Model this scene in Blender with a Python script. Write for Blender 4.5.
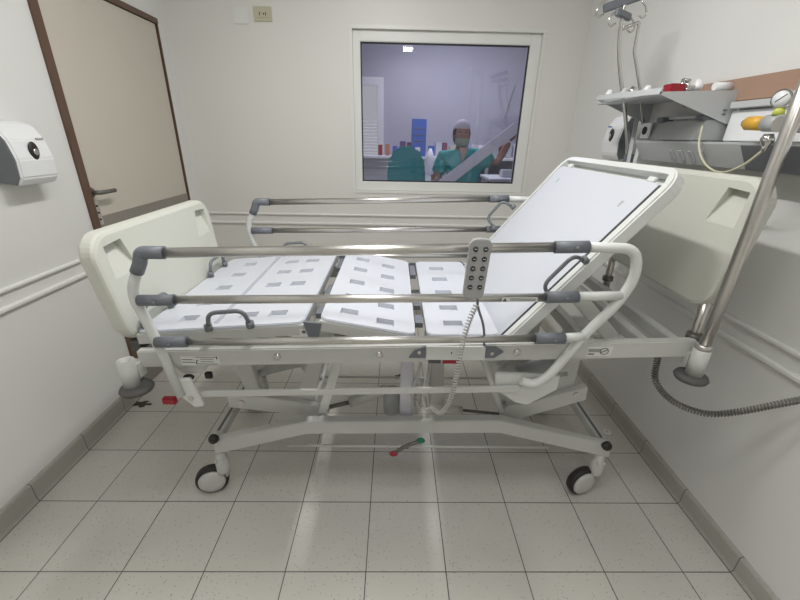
import bpy, bmesh, math, random
from mathutils import Vector, Matrix
random.seed(4)
for o in list(bpy.data.objects): bpy.data.objects.remove(o)
sc = bpy.context.scene
PI = math.pi
# ------------------------------------------------------------------ camera
CAMH = 1.5018
pitch, yaw, roll = 0.399, 0.019, 0.0204
fw = Vector((math.sin(yaw)*math.cos(pitch), math.cos(yaw)*math.cos(pitch), -math.sin(pitch)))
rt = Vector((math.cos(yaw), -math.sin(yaw), 0)); up = rt.cross(fw)
rt2 = rt*math.cos(roll)+up*math.sin(roll); up2 = up*math.cos(roll)-rt*math.sin(roll)
cd = bpy.data.cameras.new('camera'); cam = bpy.data.objects.new('camera', cd); sc.collection.objects.link(cam)
cd.sensor_width = 36; cd.lens = 388.25/800*36; cd.clip_start = 0.02
M = Matrix((rt2, up2, -fw)).transposed().to_4x4(); M.translation = Vector((0, 0, CAMH)); cam.matrix_world = M
sc.camera = cam
# ------------------------------------------------------------------ world, light, exposure
w = bpy.data.worlds.new('world'); sc.world = w; w.use_nodes = True
w.node_tree.nodes['Background'].inputs[0].default_value = (0.8, 0.85, 0.9, 1); w.node_tree.nodes['Background'].inputs[1].default_value = 0.3
sc.view_settings.view_transform = 'Standard'; sc.view_settings.look = 'None'
sc.view_settings.gamma = 1; sc.view_settings.use_curve_mapping = False
sc.view_settings.exposure = -0.16
def area(name, loc, sx, sy, power, col, rot=(0, 0, 0)):
    l = bpy.data.lights.new(name, 'AREA'); l.shape = 'RECTANGLE'; l.size = sx; l.size_y = sy; l.energy = power; l.color = col
    o = bpy.data.objects.new(name, l); sc.collection.objects.link(o); o.location = loc; o.rotation_euler = rot; return o
CEIL = 2.85
area('lamp_over_bed', (-0.10, 1.55, CEIL-0.085), 0.08, 0.8, 29, (1.0, 0.99, 0.96))
area('fill_near_camera', (0.0, 0.45, CEIL-0.085), 1.2, 0.3, 10, (1.0, 0.985, 0.95))  # added fill light that brightens the near floor and bed front
area('lamp_behind_camera', (0.18, -0.72, CEIL-0.085), 0.14, 0.28, 7, (1.0, 0.985, 0.96))
area('lamp_room_beyond', (0.6, 4.7, CEIL-0.085), 1.2, 0.5, 30, (0.90, 0.89, 1.0))
# ------------------------------------------------------------------ materials
def mat(name, col, rough=0.5, metal=0.0, noise=0.0, nscale=8.0, coat=0.0, bump=0.0, spec=0.5):
    m = bpy.data.materials.new(name); m.use_nodes = True; nt = m.node_tree; b = nt.nodes['Principled BSDF']
    b.inputs['Base Color'].default_value = (*col, 1); b.inputs['Roughness'].default_value = rough; b.inputs['Metallic'].default_value = metal
    b.inputs['Coat Weight'].default_value = coat; b.inputs['Specular IOR Level'].default_value = spec
    tc = nt.nodes.new('ShaderNodeTexCoord'); n = nt.nodes.new('ShaderNodeTexNoise'); n.inputs['Scale'].default_value = nscale; n.inputs['Detail'].default_value = 4
    nt.links.new(tc.outputs['Object'], n.inputs['Vector'])
    mx = nt.nodes.new('ShaderNodeMix'); mx.data_type = 'RGBA'
    nt.links.new(n.outputs['Fac'], mx.inputs[0])
    mx.inputs[6].default_value = (*[c*(1-noise) for c in col], 1); mx.inputs[7].default_value = (*[min(1, c*(1+noise)) for c in col], 1)
    nt.links.new(mx.outputs[2], b.inputs['Base Color'])
    if bump:
        bp = nt.nodes.new('ShaderNodeBump'); bp.inputs['Strength'].default_value = bump; bp.inputs['Distance'].default_value = 0.002
        nt.links.new(n.outputs['Fac'], bp.inputs['Height']); nt.links.new(bp.outputs[0], b.inputs['Normal'])
    return m
def emit(name, col, s):
    m = bpy.data.materials.new(name); m.use_nodes = True; nt = m.node_tree; nt.nodes.clear()
    e = nt.nodes.new('ShaderNodeEmission'); e.inputs[0].default_value = (*col, 1); e.inputs[1].default_value = s
    o = nt.nodes.new('ShaderNodeOutputMaterial'); nt.links.new(e.outputs[0], o.inputs[0]); return m
def tiles_mat(name, c1, c2, joint, speck, rough):
    m = bpy.data.materials.new(name); m.use_nodes = True; nt = m.node_tree; b = nt.nodes['Principled BSDF']; L = nt.links.new; N = nt.nodes.new
    g = N('ShaderNodeNewGeometry'); mp = N('ShaderNodeMapping'); mp.inputs['Location'].default_value = (1.2888+3.0, -0.9431+3.0, 0)
    L(g.outputs['Position'], mp.inputs['Vector'])
    br = N('ShaderNodeTexBrick'); br.offset = 0; br.squash = 1; br.inputs['Scale'].default_value = 1; br.inputs['Brick Width'].default_value = 0.3
    br.inputs['Row Height'].default_value = 0.3; br.inputs['Mortar Size'].default_value = 0.0021; br.inputs['Mortar Smooth'].default_value = 0.2; br.inputs['Bias'].default_value = 0
    br.inputs['Color1'].default_value = (*c1, 1); br.inputs['Color2'].default_value = (*c2, 1); br.inputs['Mortar'].default_value = (*joint, 1)
    L(mp.outputs[0], br.inputs['Vector'])
    v = N('ShaderNodeTexVoronoi'); v.inputs['Scale'].default_value = 90; L(g.outputs['Position'], v.inputs['Vector'])
    r = N('ShaderNodeMath'); r.operation = 'LESS_THAN'; r.inputs[1].default_value = 0.20; L(v.outputs['Distance'], r.inputs[0])
    sp = N('ShaderNodeSeparateColor'); L(v.outputs['Color'], sp.inputs[0])
    t = N('ShaderNodeMath'); t.operation = 'GREATER_THAN'; t.inputs[1].default_value = 0.6; L(sp.outputs[0], t.inputs[0])
    mu = N('ShaderNodeMath'); mu.operation = 'MULTIPLY'; L(r.outputs[0], mu.inputs[0]); L(t.outputs[0], mu.inputs[1])
    mu2 = N('ShaderNodeMath'); mu2.operation = 'MULTIPLY'; mu2.inputs[1].default_value = 0.6; L(mu.outputs[0], mu2.inputs[0])
    m1 = N('ShaderNodeMix'); m1.data_type = 'RGBA'; L(mu2.outputs[0], m1.inputs[0]); L(br.outputs['Color'], m1.inputs[6]); m1.inputs[7].default_value = (*speck, 1)
    n = N('ShaderNodeTexNoise'); n.inputs['Scale'].default_value = 3.5; n.inputs['Detail'].default_value = 6; L(g.outputs['Position'], n.inputs['Vector'])
    rp = N('ShaderNodeMapRange'); rp.inputs['From Min'].default_value = 0.35; rp.inputs['From Max'].default_value = 0.75; rp.inputs['To Min'].default_value = 0.0; rp.inputs['To Max'].default_value = 0.3
    L(n.outputs['Fac'], rp.inputs['Value'])
    m2 = N('ShaderNodeMix'); m2.data_type = 'RGBA'; L(rp.outputs[0], m2.inputs[0]); L(m1.outputs[2], m2.inputs[6]); m2.inputs[7].default_value = (*[c*0.78 for c in c1], 1)
    L(m2.outputs[2], b.inputs['Base Color']); b.inputs['Roughness'].default_value = rough
    bp = N('ShaderNodeBump'); bp.inputs['Strength'].default_value = 0.4; bp.inputs['Distance'].default_value = 0.001; bp.invert = True
    L(br.outputs['Fac'], bp.inputs['Height']); L(bp.outputs[0], b.inputs['Normal'])
    return m
FLOOR = tiles_mat('terrazzo_tiles', (0.64, 0.62, 0.575), (0.61, 0.59, 0.545), (0.055, 0.05, 0.045), (0.16, 0.14, 0.12), 0.30)
SKIRT = tiles_mat('skirting_tiles', (0.44, 0.43, 0.39), (0.42, 0.41, 0.37), (0.12, 0.11, 0.1), (0.2, 0.18, 0.15), 0.4)
WALL = mat('wall_paint', (0.76, 0.75, 0.715), 0.45, noise=0.015, nscale=2, bump=0.03)
WALLW = mat('side_wall_paint', (0.77, 0.77, 0.755), 0.4, noise=0.015, nscale=2, bump=0.03)
CEILM = mat('ceiling_paint', (0.82, 0.82, 0.80), 0.8, noise=0.01)
TRIM = mat('moulding_paint', (0.78, 0.78, 0.76), 0.35, noise=0.01)
DOORM = mat('door_laminate', (0.60, 0.56, 0.485), 0.45, noise=0.03, nscale=3)
BROWN = mat('door_frame_brown', (0.12, 0.068, 0.045), 0.45, noise=0.15, nscale=12)
BAND = mat('kick_band_taupe', (0.27, 0.245, 0.215), 0.5, noise=0.04)
WINF = mat('window_frame_white', (0.80, 0.81, 0.79), 0.4, noise=0.01)
GASK = mat('black_gasket', (0.03, 0.03, 0.035), 0.6, noise=0.1)
WHITE = mat('white_abs', (0.83, 0.84, 0.85), 0.38, noise=0.01)
PLAT = mat('platform_white_abs', (0.61, 0.635, 0.69), 0.5, noise=0.012)
PAINT = mat('grey_white_powder_coat', (0.575, 0.58, 0.56), 0.38, noise=0.02, nscale=5)
PAINT2 = mat('white_powder_coat', (0.70, 0.715, 0.70), 0.32, noise=0.015, nscale=5)
CREAM = mat('pale_cream_moulded_plastic', (0.63, 0.64, 0.575), 0.42, noise=0.015, nscale=4)
STEEL = mat('brushed_stainless', (0.66, 0.64, 0.61), 0.30, 1.0, noise=0.05, nscale=30)
CHROME = mat('chrome', (0.62, 0.61, 0.59), 0.14, 1.0, noise=0.03, nscale=10)
GREY = mat('slate_grey_plastic', (0.165, 0.18, 0.205), 0.45, noise=0.05)
HAND = mat('grey_handle_plastic', (0.17, 0.185, 0.2), 0.4, noise=0.05)
BUMP = mat('dark_grey_rubber', (0.09, 0.09, 0.088), 0.6, noise=0.08)
BLACK = mat('black_rubber', (0.02, 0.018, 0.018), 0.5, noise=0.1)
DARKM = mat('dark_grey_metal', (0.16, 0.155, 0.14), 0.45, 0.4, noise=0.08)
REMO = mat('remote_grey', (0.36, 0.36, 0.355), 0.45, noise=0.02)
RED = mat('red_plastic', (0.32, 0.015, 0.03), 0.4, noise=0.04)
GREEN = mat('green_plastic', (0.01, 0.16, 0.08), 0.4, noise=0.04)
YEL = mat('yellow_plastic', (0.75, 0.42, 0.05), 0.4, noise=0.05)
LIME = mat('lime_plastic', (0.6, 0.65, 0.12), 0.4, noise=0.05)
STICK = mat('sticker_white', (0.72, 0.73, 0.71), 0.5, noise=0.01)
INK = mat('sticker_ink', (0.10, 0.10, 0.10), 0.6, noise=0.05)
LGREY = mat('light_grey_panel', (0.56, 0.58, 0.59), 0.4, noise=0.015)
MGREY = mat('mid_grey_panel', (0.42, 0.435, 0.435), 0.4, noise=0.02)
DGREY = mat('dark_grey_panel', (0.15, 0.16, 0.175), 0.45, noise=0.03)
WOOD = mat('brown_wall_panel', (0.40, 0.26, 0.19), 0.45, noise=0.08, nscale=6)
CORD = mat('coil_cord_beige_grey', (0.52, 0.52, 0.50), 0.5, noise=0.03)
CORD2 = mat('coil_cord_dark_grey', (0.17, 0.165, 0.15), 0.5, noise=0.05)
BEIGE = mat('beige_plate', (0.56, 0.54, 0.40), 0.4, noise=0.02)
BLUE = mat('blue_plastic', (0.05, 0.14, 0.5), 0.4, noise=0.08)
TEAL = mat('teal_fabric', (0.01, 0.30, 0.31), 0.8, noise=0.12, nscale=20, bump=0.3)
TEAL2 = mat('teal_scrubs', (0.05, 0.42, 0.40), 0.8, noise=0.12, nscale=14, bump=0.3)
SKIN = mat('skin', (0.42, 0.24, 0.18), 0.55, noise=0.04)
HAIR = mat('dark_hair', (0.03, 0.022, 0.02), 0.6, noise=0.2, nscale=40)
CAPM = mat('pale_cap_cloth', (0.62, 0.60, 0.64), 0.8, noise=0.15, nscale=60)
MASK = mat('face_mask_cloth', (0.32, 0.40, 0.30), 0.8, noise=0.05)
FWALL = mat('lilac_grey_wall', (0.47, 0.47, 0.52), 0.6, noise=0.02)
SHEET = mat('white_sheet', (0.75, 0.76, 0.80), 0.5, noise=0.02)
STAIN = mat('grime', (0.07, 0.065, 0.05), 0.8, noise=0.3, nscale=40)
GLASS = bpy.data.materials.new('window_glass'); GLASS.use_nodes = True
nt = GLASS.node_tree; nt.nodes.clear(); N = nt.nodes.new; L = nt.links.new
tr = N('ShaderNodeBsdfTransparent'); tr.inputs[0].default_value = (0.84, 0.84, 0.90, 1); gl = N('ShaderNodeBsdfGlossy'); gl.inputs['Roughness'].default_value = 0.02
fr = N('ShaderNodeFresnel'); fr.inputs[0].default_value = 1.5; mi = N('ShaderNodeMixShader'); ou = N('ShaderNodeOutputMaterial')
ml = N('ShaderNodeMath'); ml.operation = 'MULTIPLY'; ml.inputs[1].default_value = 1.4; L(fr.outputs[0], ml.inputs[0])
L(ml.outputs[0], mi.inputs[0]); L(tr.outputs[0], mi.inputs[1]); L(gl.outputs[0], mi.inputs[2]); L(mi.outputs[0], ou.inputs[0])
# ------------------------------------------------------------------ builders
WP = {}
def wpos(o): return WP.get(o.name, Vector((0, 0, 0)))
def fillet(pts, r, n=6):
    pts = [Vector(p) for p in pts]; out = [pts[0]]
    for i in range(1, len(pts)-1):
        a, b, c = pts[i-1], pts[i], pts[i+1]; d1 = (a-b); d2 = (c-b)
        rr = min(r, d1.length*0.49, d2.length*0.49); p = b+d1.normalized()*rr; q = b+d2.normalized()*rr
        for k in range(n+1):
            t = k/n; out.append(p*(1-t)**2+b*2*t*(1-t)+q*t*t)
    out.append(pts[-1]); return out
def smooth_path(pts, n=8):
    P = [Vector(p) for p in pts]; P = [P[0]*2-P[1]]+P+[P[-1]*2-P[-2]]; out = []
    for i in range(1, len(P)-2):
        for k in range(n):
            t = k/n; a, b, c, d = P[i-1:i+3]
            out.append(0.5*((2*b)+(c-a)*t+(2*a-5*b+4*c-d)*t*t+(3*b-a-3*c+d)*t**3))
    out.append(P[-2]); return out
class MB:
    def __init__(s): s.bm = bmesh.new()
    def box(s, a, b, bev=0.0, seg=2):
        x0, y0, z0 = [min(p, q) for p, q in zip(a, b)]; x1, y1, z1 = [max(p, q) for p, q in zip(a, b)]
        t = bmesh.new(); r = bmesh.ops.create_cube(t, size=1)
        for v in t.verts: v.co = Vector(((x0+x1)/2+v.co.x*(x1-x0), (y0+y1)/2+v.co.y*(y1-y0), (z0+z1)/2+v.co.z*(z1-z0)))
        if bev: bmesh.ops.bevel(t, geom=t.edges[:], offset=min(bev, (x1-x0)*.45, (y1-y0)*.45, (z1-z0)*.45), segments=seg, affect='EDGES')
        return s.join(t)
    def join(s, t):
        me = bpy.data.meshes.new('t'); t.to_mesh(me); t.free(); s.bm.from_mesh(me); bpy.data.meshes.remove(me); return s
    def prism(s, poly, d, bev=0.0, seg=2):
        """poly: list of 3-D points (planar), extruded by vector d"""
        t = bmesh.new(); d = Vector(d); a = [t.verts.new(Vector(p)) for p in poly]; b = [t.verts.new(Vector(p)+d) for p in poly]; n = len(poly)
        t.faces.new(a); t.faces.new(b[::-1])
        for i in range(n): t.faces.new((a[i], b[i], b[(i+1) % n], a[(i+1) % n]))
        bmesh.ops.recalc_face_normals(t, faces=t.faces[:])
        if bev: bmesh.ops.bevel(t, geom=t.edges[:], offset=bev, segments=seg, affect='EDGES', clamp_overlap=True)
        return s.join(t)
    def bar(s, p, q, wd, h, upv=(0, 0, 1), bev=0.0):
        p, q = Vector(p), Vector(q); d = (q-p).normalized(); u = Vector(upv); sd = d.cross(u).normalized(); u = sd.cross(d).normalized()
        return s.prism([p+sd*a*wd/2+u*b*h/2 for a, b in ((-1, -1), (1, -1), (1, 1), (-1, 1))], q-p, bev)
    def tube(s, pts, r, n=14, caps=True):
        pts = [Vector(p) for p in pts]; t = bmesh.new(); rings = []
        d = (pts[1]-pts[0]).normalized(); u = d.orthogonal().normalized()
        rr = r if hasattr(r, '__len__') else [r]*len(pts)
        for i, p in enumerate(pts):
            if i == 0: tg = pts[1]-pts[0]
            elif i == len(pts)-1: tg = pts[-1]-pts[-2]
            else: tg = (pts[i+1]-p).normalized()+(p-pts[i-1]).normalized()
            tg = tg.normalized(); u = (u-tg*u.dot(tg)).normalized(); v = tg.cross(u)
            rings.append([t.verts.new(p+(u*math.cos(2*PI*k/n)+v*math.sin(2*PI*k/n))*rr[i]) for k in range(n)])
        for a, b in zip(rings, rings[1:]):
            for k in range(n):
                f = t.faces.new((a[k], a[(k+1) % n], b[(k+1) % n], b[k])); f.smooth = True
        if caps: t.faces.new(rings[0][::-1]); t.faces.new(rings[-1])
        return s.join(t)
    def cyl(s, p, q, r, n=20, r2=None):
        return s.tube([p, q], [r, r if r2 is None else r2], n)
    def lathe(s, prof, c, axis=(0, 0, 1), n=28, caps=True):
        """prof: (radius, along axis)"""
        c, ax = Vector(c), Vector(axis).normalized(); u = ax.orthogonal().normalized(); v = ax.cross(u); t = bmesh.new(); rings = []
        for r, h in prof: rings.append([t.verts.new(c+ax*h+(u*math.cos(2*PI*k/n)+v*math.sin(2*PI*k/n))*max(r, 1e-5)) for k in range(n)])
        for a, b in zip(rings, rings[1:]):
            for k in range(n):
                f = t.faces.new((a[k], a[(k+1) % n], b[(k+1) % n], b[k])); f.smooth = True
        if caps: t.faces.new(rings[0][::-1]); t.faces.new(rings[-1])
        return s.join(t)
    def ball(s, c, r, sc3=(1, 1, 1), n=16, rot=None):
        t = bmesh.new(); bmesh.ops.create_uvsphere(t, u_segments=n*2, v_segments=n, radius=1)
        for v in t.verts:
            k = Vector((v.co.x*r*sc3[0], v.co.y*r*sc3[1], v.co.z*r*sc3[2]))
            if rot: k = rot @ k
            v.co = k+Vector(c)
        for f in t.faces: f.smooth = True
        return s.join(t)
    def out(s, name, m, parent=None, label=None, smooth=False):
        bm = s.bm; bmesh.ops.recalc_face_normals(bm, faces=bm.faces[:])
        xs = [v.co for v in bm.verts]; c = Vector([(min(v[i] for v in xs)+max(v[i] for v in xs))/2 for i in range(3)])
        if parent is None: c.z = min(v.z for v in xs)
        for v in bm.verts: v.co -= c
        me = bpy.data.meshes.new(name); bm.to_mesh(me); bm.free(); me.materials.append(m)
        if smooth:
            for p in me.polygons: p.use_smooth = True
        o = bpy.data.objects.new(name, me); sc.collection.objects.link(o)
        WP[o.name] = c.copy(); o.parent = parent; o.location = c-(wpos(parent) if parent else Vector((0, 0, 0)))
        if label: o['label'] = label
        return o
def tag(o, label=None, cat=None, group=None, kind=None):
    for k, v in (('label', label), ('category', cat), ('group', group), ('kind', kind)):
        if v: o[k] = v
    return o
def thing(name, loc, label, cat, group=None):
    o = bpy.data.objects.new(name, None); sc.collection.objects.link(o); o.empty_display_size = 0.1; o.location = loc; WP[o.name] = Vector(loc)
    return tag(o, label, cat, group)
def sub(parent, name, loc):
    o = bpy.data.objects.new(name, None); sc.collection.objects.link(o); o.empty_display_size = 0.05; WP[o.name] = Vector(loc); o.parent = parent
    o.location = Vector(loc)-wpos(parent); return o
def copy_tree(o, parent=None, delta=(0, 0, 0), wd=None):
    d = Vector(delta) if wd is None else Vector(wd)
    c = o.copy(); sc.collection.objects.link(c); WP[c.name] = wpos(o)+d
    c.parent = parent if parent else o.parent
    if wd is None: c.location = o.location+Vector(delta)
    for ch in [k for k in bpy.data.objects if k.parent == o and not k.name == c.name]: copy_tree(ch, c, wd=d)
    return c
def struct(name, mb, m, parent=None):
    o = mb.out(name, m, parent)
    if parent is None: o['kind'] = 'structure'
    return o
def carve(o, cutter_mb):
    cm = bpy.data.meshes.new('cut'); bmesh.ops.recalc_face_normals(cutter_mb.bm, faces=cutter_mb.bm.faces[:]); cutter_mb.bm.to_mesh(cm); cutter_mb.bm.free()
    co = bpy.data.objects.new('cut', cm); sc.collection.objects.link(co); co.location = wpos(o)*0
    o2 = bpy.data.objects.new('tmp', o.data); sc.collection.objects.link(o2); o2.location = wpos(o)
    md = o2.modifiers.new('b', 'BOOLEAN'); md.object = co; md.operation = 'DIFFERENCE'; md.solver = 'EXACT'
    bpy.context.view_layer.update(); dg = bpy.context.evaluated_depsgraph_get()
    nm = bpy.data.meshes.new_from_object(o2.evaluated_get(dg)); o.data = nm
    bpy.data.objects.remove(o2); bpy.data.objects.remove(co)
def rrect(a0, a1, b0, b1, r, n=6):
    out = []
    for cx, cy, st in ((a1-r, b1-r, 0), (a0+r, b1-r, 90), (a0+r, b0+r, 180), (a1-r, b0+r, 270)):
        for k in range(n+1):
            t = math.radians(st+90*k/n); out.append((cx+r*math.cos(t), cy+r*math.sin(t)))
    return out
# ------------------------------------------------------------------ room shell
XL, XR, YB, YF = -1.56, 1.318, 3.18, -1.3
struct('floor', MB().box((XL-.1, YF-.1, -.1), (XR+.1, YB+.06, 0)), FLOOR)
struct('ceiling', MB().box((XL-.1, YF-.1, CEIL), (XR+.1, YB+.06, CEIL+.1)), CEILM)
dy0, dy1, dz = 2.015, 3.045, 2.175           # door opening on the left wall (outside of frame)
lw = MB(); lw.box((XL-.1, YF-.1, 0), (XL, dy0, CEIL)); lw.box((XL-.1, dy1, 0), (XL, YB+.12, CEIL)); lw.box((XL-.1, dy0, dz), (XL, dy1, CEIL))
struct('wall_left', lw, WALLW)
struct('wall_right', MB().box((XR, YF-.1, 0), (XR+.1, YB+.12, CEIL)), WALLW)
struct('wall_front', MB().box((XL-.1, YF-.1, 0), (XR+.1, YF, CEIL)), WALL)
wx0, wx1, wz0, wz1 = -.307, 1.017, 1.10, 2.178
bw = MB(); bw.box((XL, YB, 0), (wx0, YB+.12, CEIL)); bw.box((wx1, YB, 0), (XR, YB+.12, CEIL)); bw.box((wx0, YB, 0), (wx1, YB+.12, wz0)); bw.box((wx0, YB, wz1), (wx1, YB+.12, CEIL))
struct('wall_back', bw, WALL)
def skirting(name, pts_fn, length_axis, h, side):
    return None
# skirting tiles with a rounded top and a small cove
def skirt(name, axis, pos, sgn, a, b, h=.098, t=.016):
    prof = [(0, 0), (t+.007, 0), (t+.003, .006), (t, .015), (t, h-.008), (t-.005, h-.001), (0, h)]
    m = MB()
    if axis == 'x': m.prism([(pos+sgn*p, a, z) for p, z in prof], (0, b-a, 0))
    else: m.prism([(a, pos+sgn*p, z) for p, z in prof], (b-a, 0, 0))
    return struct(name, m, SKIRT)
skirt('baseboard_left', 'x', XL, 1, YF, dy0); skirt('baseboard_left_corner', 'x', XL, 1, dy1, YB, .098)
skirt('baseboard_right', 'x', XR, -1, YF, YB, .085); skirt('baseboard_back', 'y', YB, -1, XL, XR)
k = 0
def dado(axis, pos, sgn, a, b, dz_=0):
    """two thin mouldings with a plain strip between"""
    global k
    for z, hh, t in ((.905, .016, .014), (.832, .020, .016)):
        z += dz_; k += 1; m = MB()
        prof = [(0, z-hh/2), (t*.6, z-hh/2), (t, z-hh/4), (t, z+hh/4), (t*.5, z+hh/2), (0, z+hh/2)]
        if axis == 'x': m.prism([(pos+sgn*p, a, q) for p, q in prof], (0, b-a, 0))
        else: m.prism([(a, pos+sgn*p, q) for p, q in prof], (b-a, 0, 0))
        struct('trim_%d' % k, m, TRIM)
dado('x', XL, 1, YF, dy0-.004); dado('x', XR, -1, YF, YB-.017, -.03); dado('y', YB, -1, XL+.001, XR-.017)
for nm_, x_ in (('trim_grout_left', XL+.0245), ('trim_grout_right', XR-.0245)):
    struct(nm_, MB().box((x_-.0015, YF+.01, .0), (x_+.0015, (dy0 if x_ < 0 else YB-.03), .0008)), STAIN)
# door
door = bpy.data.objects.new('door_1', None); sc.collection.objects.link(door); door['kind'] = 'structure'; door.location = (XL, 2.55, 0); WP['door_1'] = Vector((XL, 2.55, 0))
f = MB(); f.box((XL-.09, dy0, 0), (XL+.012, dy0+.045, dz)); f.out('door_frame', BROWN, door)
f = MB(); f.box((XL-.09, dy0+.045, dz-.03), (XL+.008, dy1, dz)); f.out('door_frame', BROWN, door)
f = MB(); f.box((XL-.09, dy1-.008, 0), (XL+.004, dy1, dz-.03)); f.out('door_frame', BROWN, door)
leaf = MB().box((XL-.045, dy0+.047, .008), (XL-.006, dy1-.018, dz-.033), .002).out('door_leaf', DOORM, door)
MB().box((XL-.006, dy0+.05, .86), (XL-.002, dy1-.02, 1.078), .001).out('bumper_band', BAND, door)
MB().box((XL-.006, dy0+.05, .01), (XL-.002, dy1-.02, .4), .001).out('kick_plate', BAND, door)
hd = MB(); hy, hz = 2.075, 1.205
hd.lathe([(.0, 0), (.026, 0), (.026, .006), (.022, .01), (0, .01)], (XL-.006, hy, hz), (1, 0, 0)); hd.cyl((XL, hy, hz), (XL+.05, hy, hz), .011)
hd.tube(fillet([(XL+.038, hy-.005, hz), (XL+.05, hy+.02, hz), (XL+.05, hy+.105, hz)], .01), .0105)
hd.out('door_handle', DARKM, door)
pl = MB().box((XL-.006, hy-.01, hz-.17), (XL-.001, hy+.03, hz-.045), .001).out('lock_plate', STEEL, door)
for i in range(3): MB().cyl((XL-.002, hy+.01, hz-.07-.035*i), (XL+.003, hy+.01, hz-.07-.035*i), .005).out('keyhole', BLACK, pl)
# window to the next room
win = bpy.data.objects.new('window_1', None); sc.collection.objects.link(win); win['kind'] = 'structure'; win.location = (.35, YB, wz0); WP['window_1'] = Vector((.35, YB, wz0))
gx0, gx1, gz0, gz1 = -.255, .942, 1.168, 2.108
for a, b in (((wx0, YB+.022, wz0), (gx0, YB+.10, wz1)), ((gx1, YB+.022, wz0), (wx1, YB+.10, wz1)), ((gx0, YB+.022, wz0), (gx1, YB+.10, gz0)), ((gx0, YB+.022, gz1), (gx1, YB+.10, wz1))):
    MB().box(a, b, .004).out('window_frame', WINF, win)
g = .009
for a, b in (((gx0, YB+.036, gz0), (gx0+g, YB+.05, gz1)), ((gx1-g, YB+.036, gz0), (gx1, YB+.05, gz1)), ((gx0+g, YB+.036, gz0), (gx1-g, YB+.05, gz0+g)), ((gx0+g, YB+.036, gz1-g), (gx1-g, YB+.05, gz1))):
    MB().box(a, b).out('gasket', GASK, win)
MB().box((gx0+g, YB+.041, gz0+g), (gx1-g, YB+.047, gz1-g)).out('window_pane', GLASS, win)
for a, b in (((wx0-.03, YB-.006, wz1), (wx1+.03, YB+.0, wz1+.022)), ((wx0-.022, YB-.006, wz0-.02), (wx0, YB, wz1)), ((wx1, YB-.006, wz0-.02), (wx1+.022, YB, wz1)), ((wx0, YB-.006, wz0-.02), (wx1, YB, wz0))):
    MB().box(a, b, .002).out('architrave', TRIM, win)
# ceiling lamps of this room and the next, plus one added fill panel
def lamp(x, y, lx, ly, label, em):
    t = thing('ceiling_light', (x, y, CEIL-.075), label, 'ceiling light', 'ceiling lights')
    MB().box((x-lx/2-.03, y-ly/2-.03, CEIL-.055), (x+lx/2+.03, y+ly/2+.03, CEIL-.001), .006).out('housing', WHITE, t)
    MB().box((x-lx/2, y-ly/2, CEIL-.075), (x+lx/2, y+ly/2, CEIL-.054), .004).out('diffuser', em, t)
LED = emit('lamp_diffuser', (1, .99, .96), 3.0); LED2 = emit('lamp_diffuser_cool', (.9, .9, 1), 3.0)
lamp(-.10, 1.55, .10, .8, 'long narrow white ceiling light running above the bed', LED)
lamp(0, .45, 1.2, .3, 'wide white fill light added above the camera', LED)  # housing and glowing panel for the added fill light
lamp(.18, -.72, .14, .28, 'small square white ceiling light behind the camera', LED)
lamp(.6, 4.7, 1.2, .5, 'broad white ceiling light in the room behind the window', LED2)
# ------------------------------------------------------------------ hospital bed
BED = thing('hospital_bed', (0.05, 1.6, 0), 'white electric hospital bed with raised backrest and no mattress in the middle of the room', 'hospital bed')
def T(x): return .033*x     # the lying surface slopes up slightly towards the head
YN, YFR = 1.31, 1.89        # base rails
# base
for y in (YN, YFR):
    tp = [(-.757, .297), (-.36, .405), (.457, .418), (.955, .285)]; h = .066
    poly = [(x, y-.02, z) for x, z in tp]+[(x, y-.02, z-h) for x, z in tp[::-1]]
    poly[-1] = (-.757, y-.02, .225)
    MB().prism(poly, (0, .04, 0), .003).out('base_rail', PAINT, BED)
for x, z in ((-.745, .300), (.925, .276)):
    c = MB(); c.box((x-.019, YN+.0205, z-.02), (x+.019, YFR-.0205, z+.02), .003); ct = c.out('base_cross_tube', PAINT, BED)
    MB().box((x-.005, YN+.021, z+.0195), (x+.005, YFR-.021, z+.0225)).out('groove_strip', DARKM, ct)
    for y, s in ((YN-.0205, -1), (YFR+.0205, 1)):
        MB().lathe([(0, 0), (.021, 0), (.021, .012), (.017, .02), (0, .021)], (x, y, z+.018), (0, s, 0), 12).out('end_cap', BLACK, ct)
def castor(x, y, dirx):
    c = sub(BED, 'castor', (x, y, 0)); wc = Vector((x-.056, y-.004, .07))
    ax = Vector((.30, -1, 0)).normalized()
    s = MB(); s.lathe([(0, .11), (.026, .11), (.028, .125), (.028, .185), (.022, .19), (.022, .226), (0, .226)], (x, y, 0))
    s.prism([(x-.05, y-.004, .045), (x+.012, y-.004, .075), (x+.027, y-.004, .125), (x-.028, y-.004, .135), (x-.085, y-.004, .10)], (0, .012, 0), .003)
    for k in range(4):
        s.ball((x+.018*math.cos(k*1.57+.8), y+.018*math.sin(k*1.57+.8)-.012, .19), .008, n=6)
    s.out('castor_fork', PAINT, c)
    MB().lathe([(0, -.02), (.054, -.02), (.068, -.016), (.070, -.006), (.070, .006), (.068, .016), (.054, .02), (0, .02)], wc, ax, 36).out('tyre', BLACK, c)
    MB().lathe([(0, .019), (.057, .019), (.055, .026), (.035, .031), (0, .032)], wc, ax, 36).out('wheel_cover', PAINT, c)
    return c
c0 = castor(-.745, YN, 1); castor(.925, YN, 1); castor(-.745, YFR, 1); castor(.925, YFR, 1)
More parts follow.
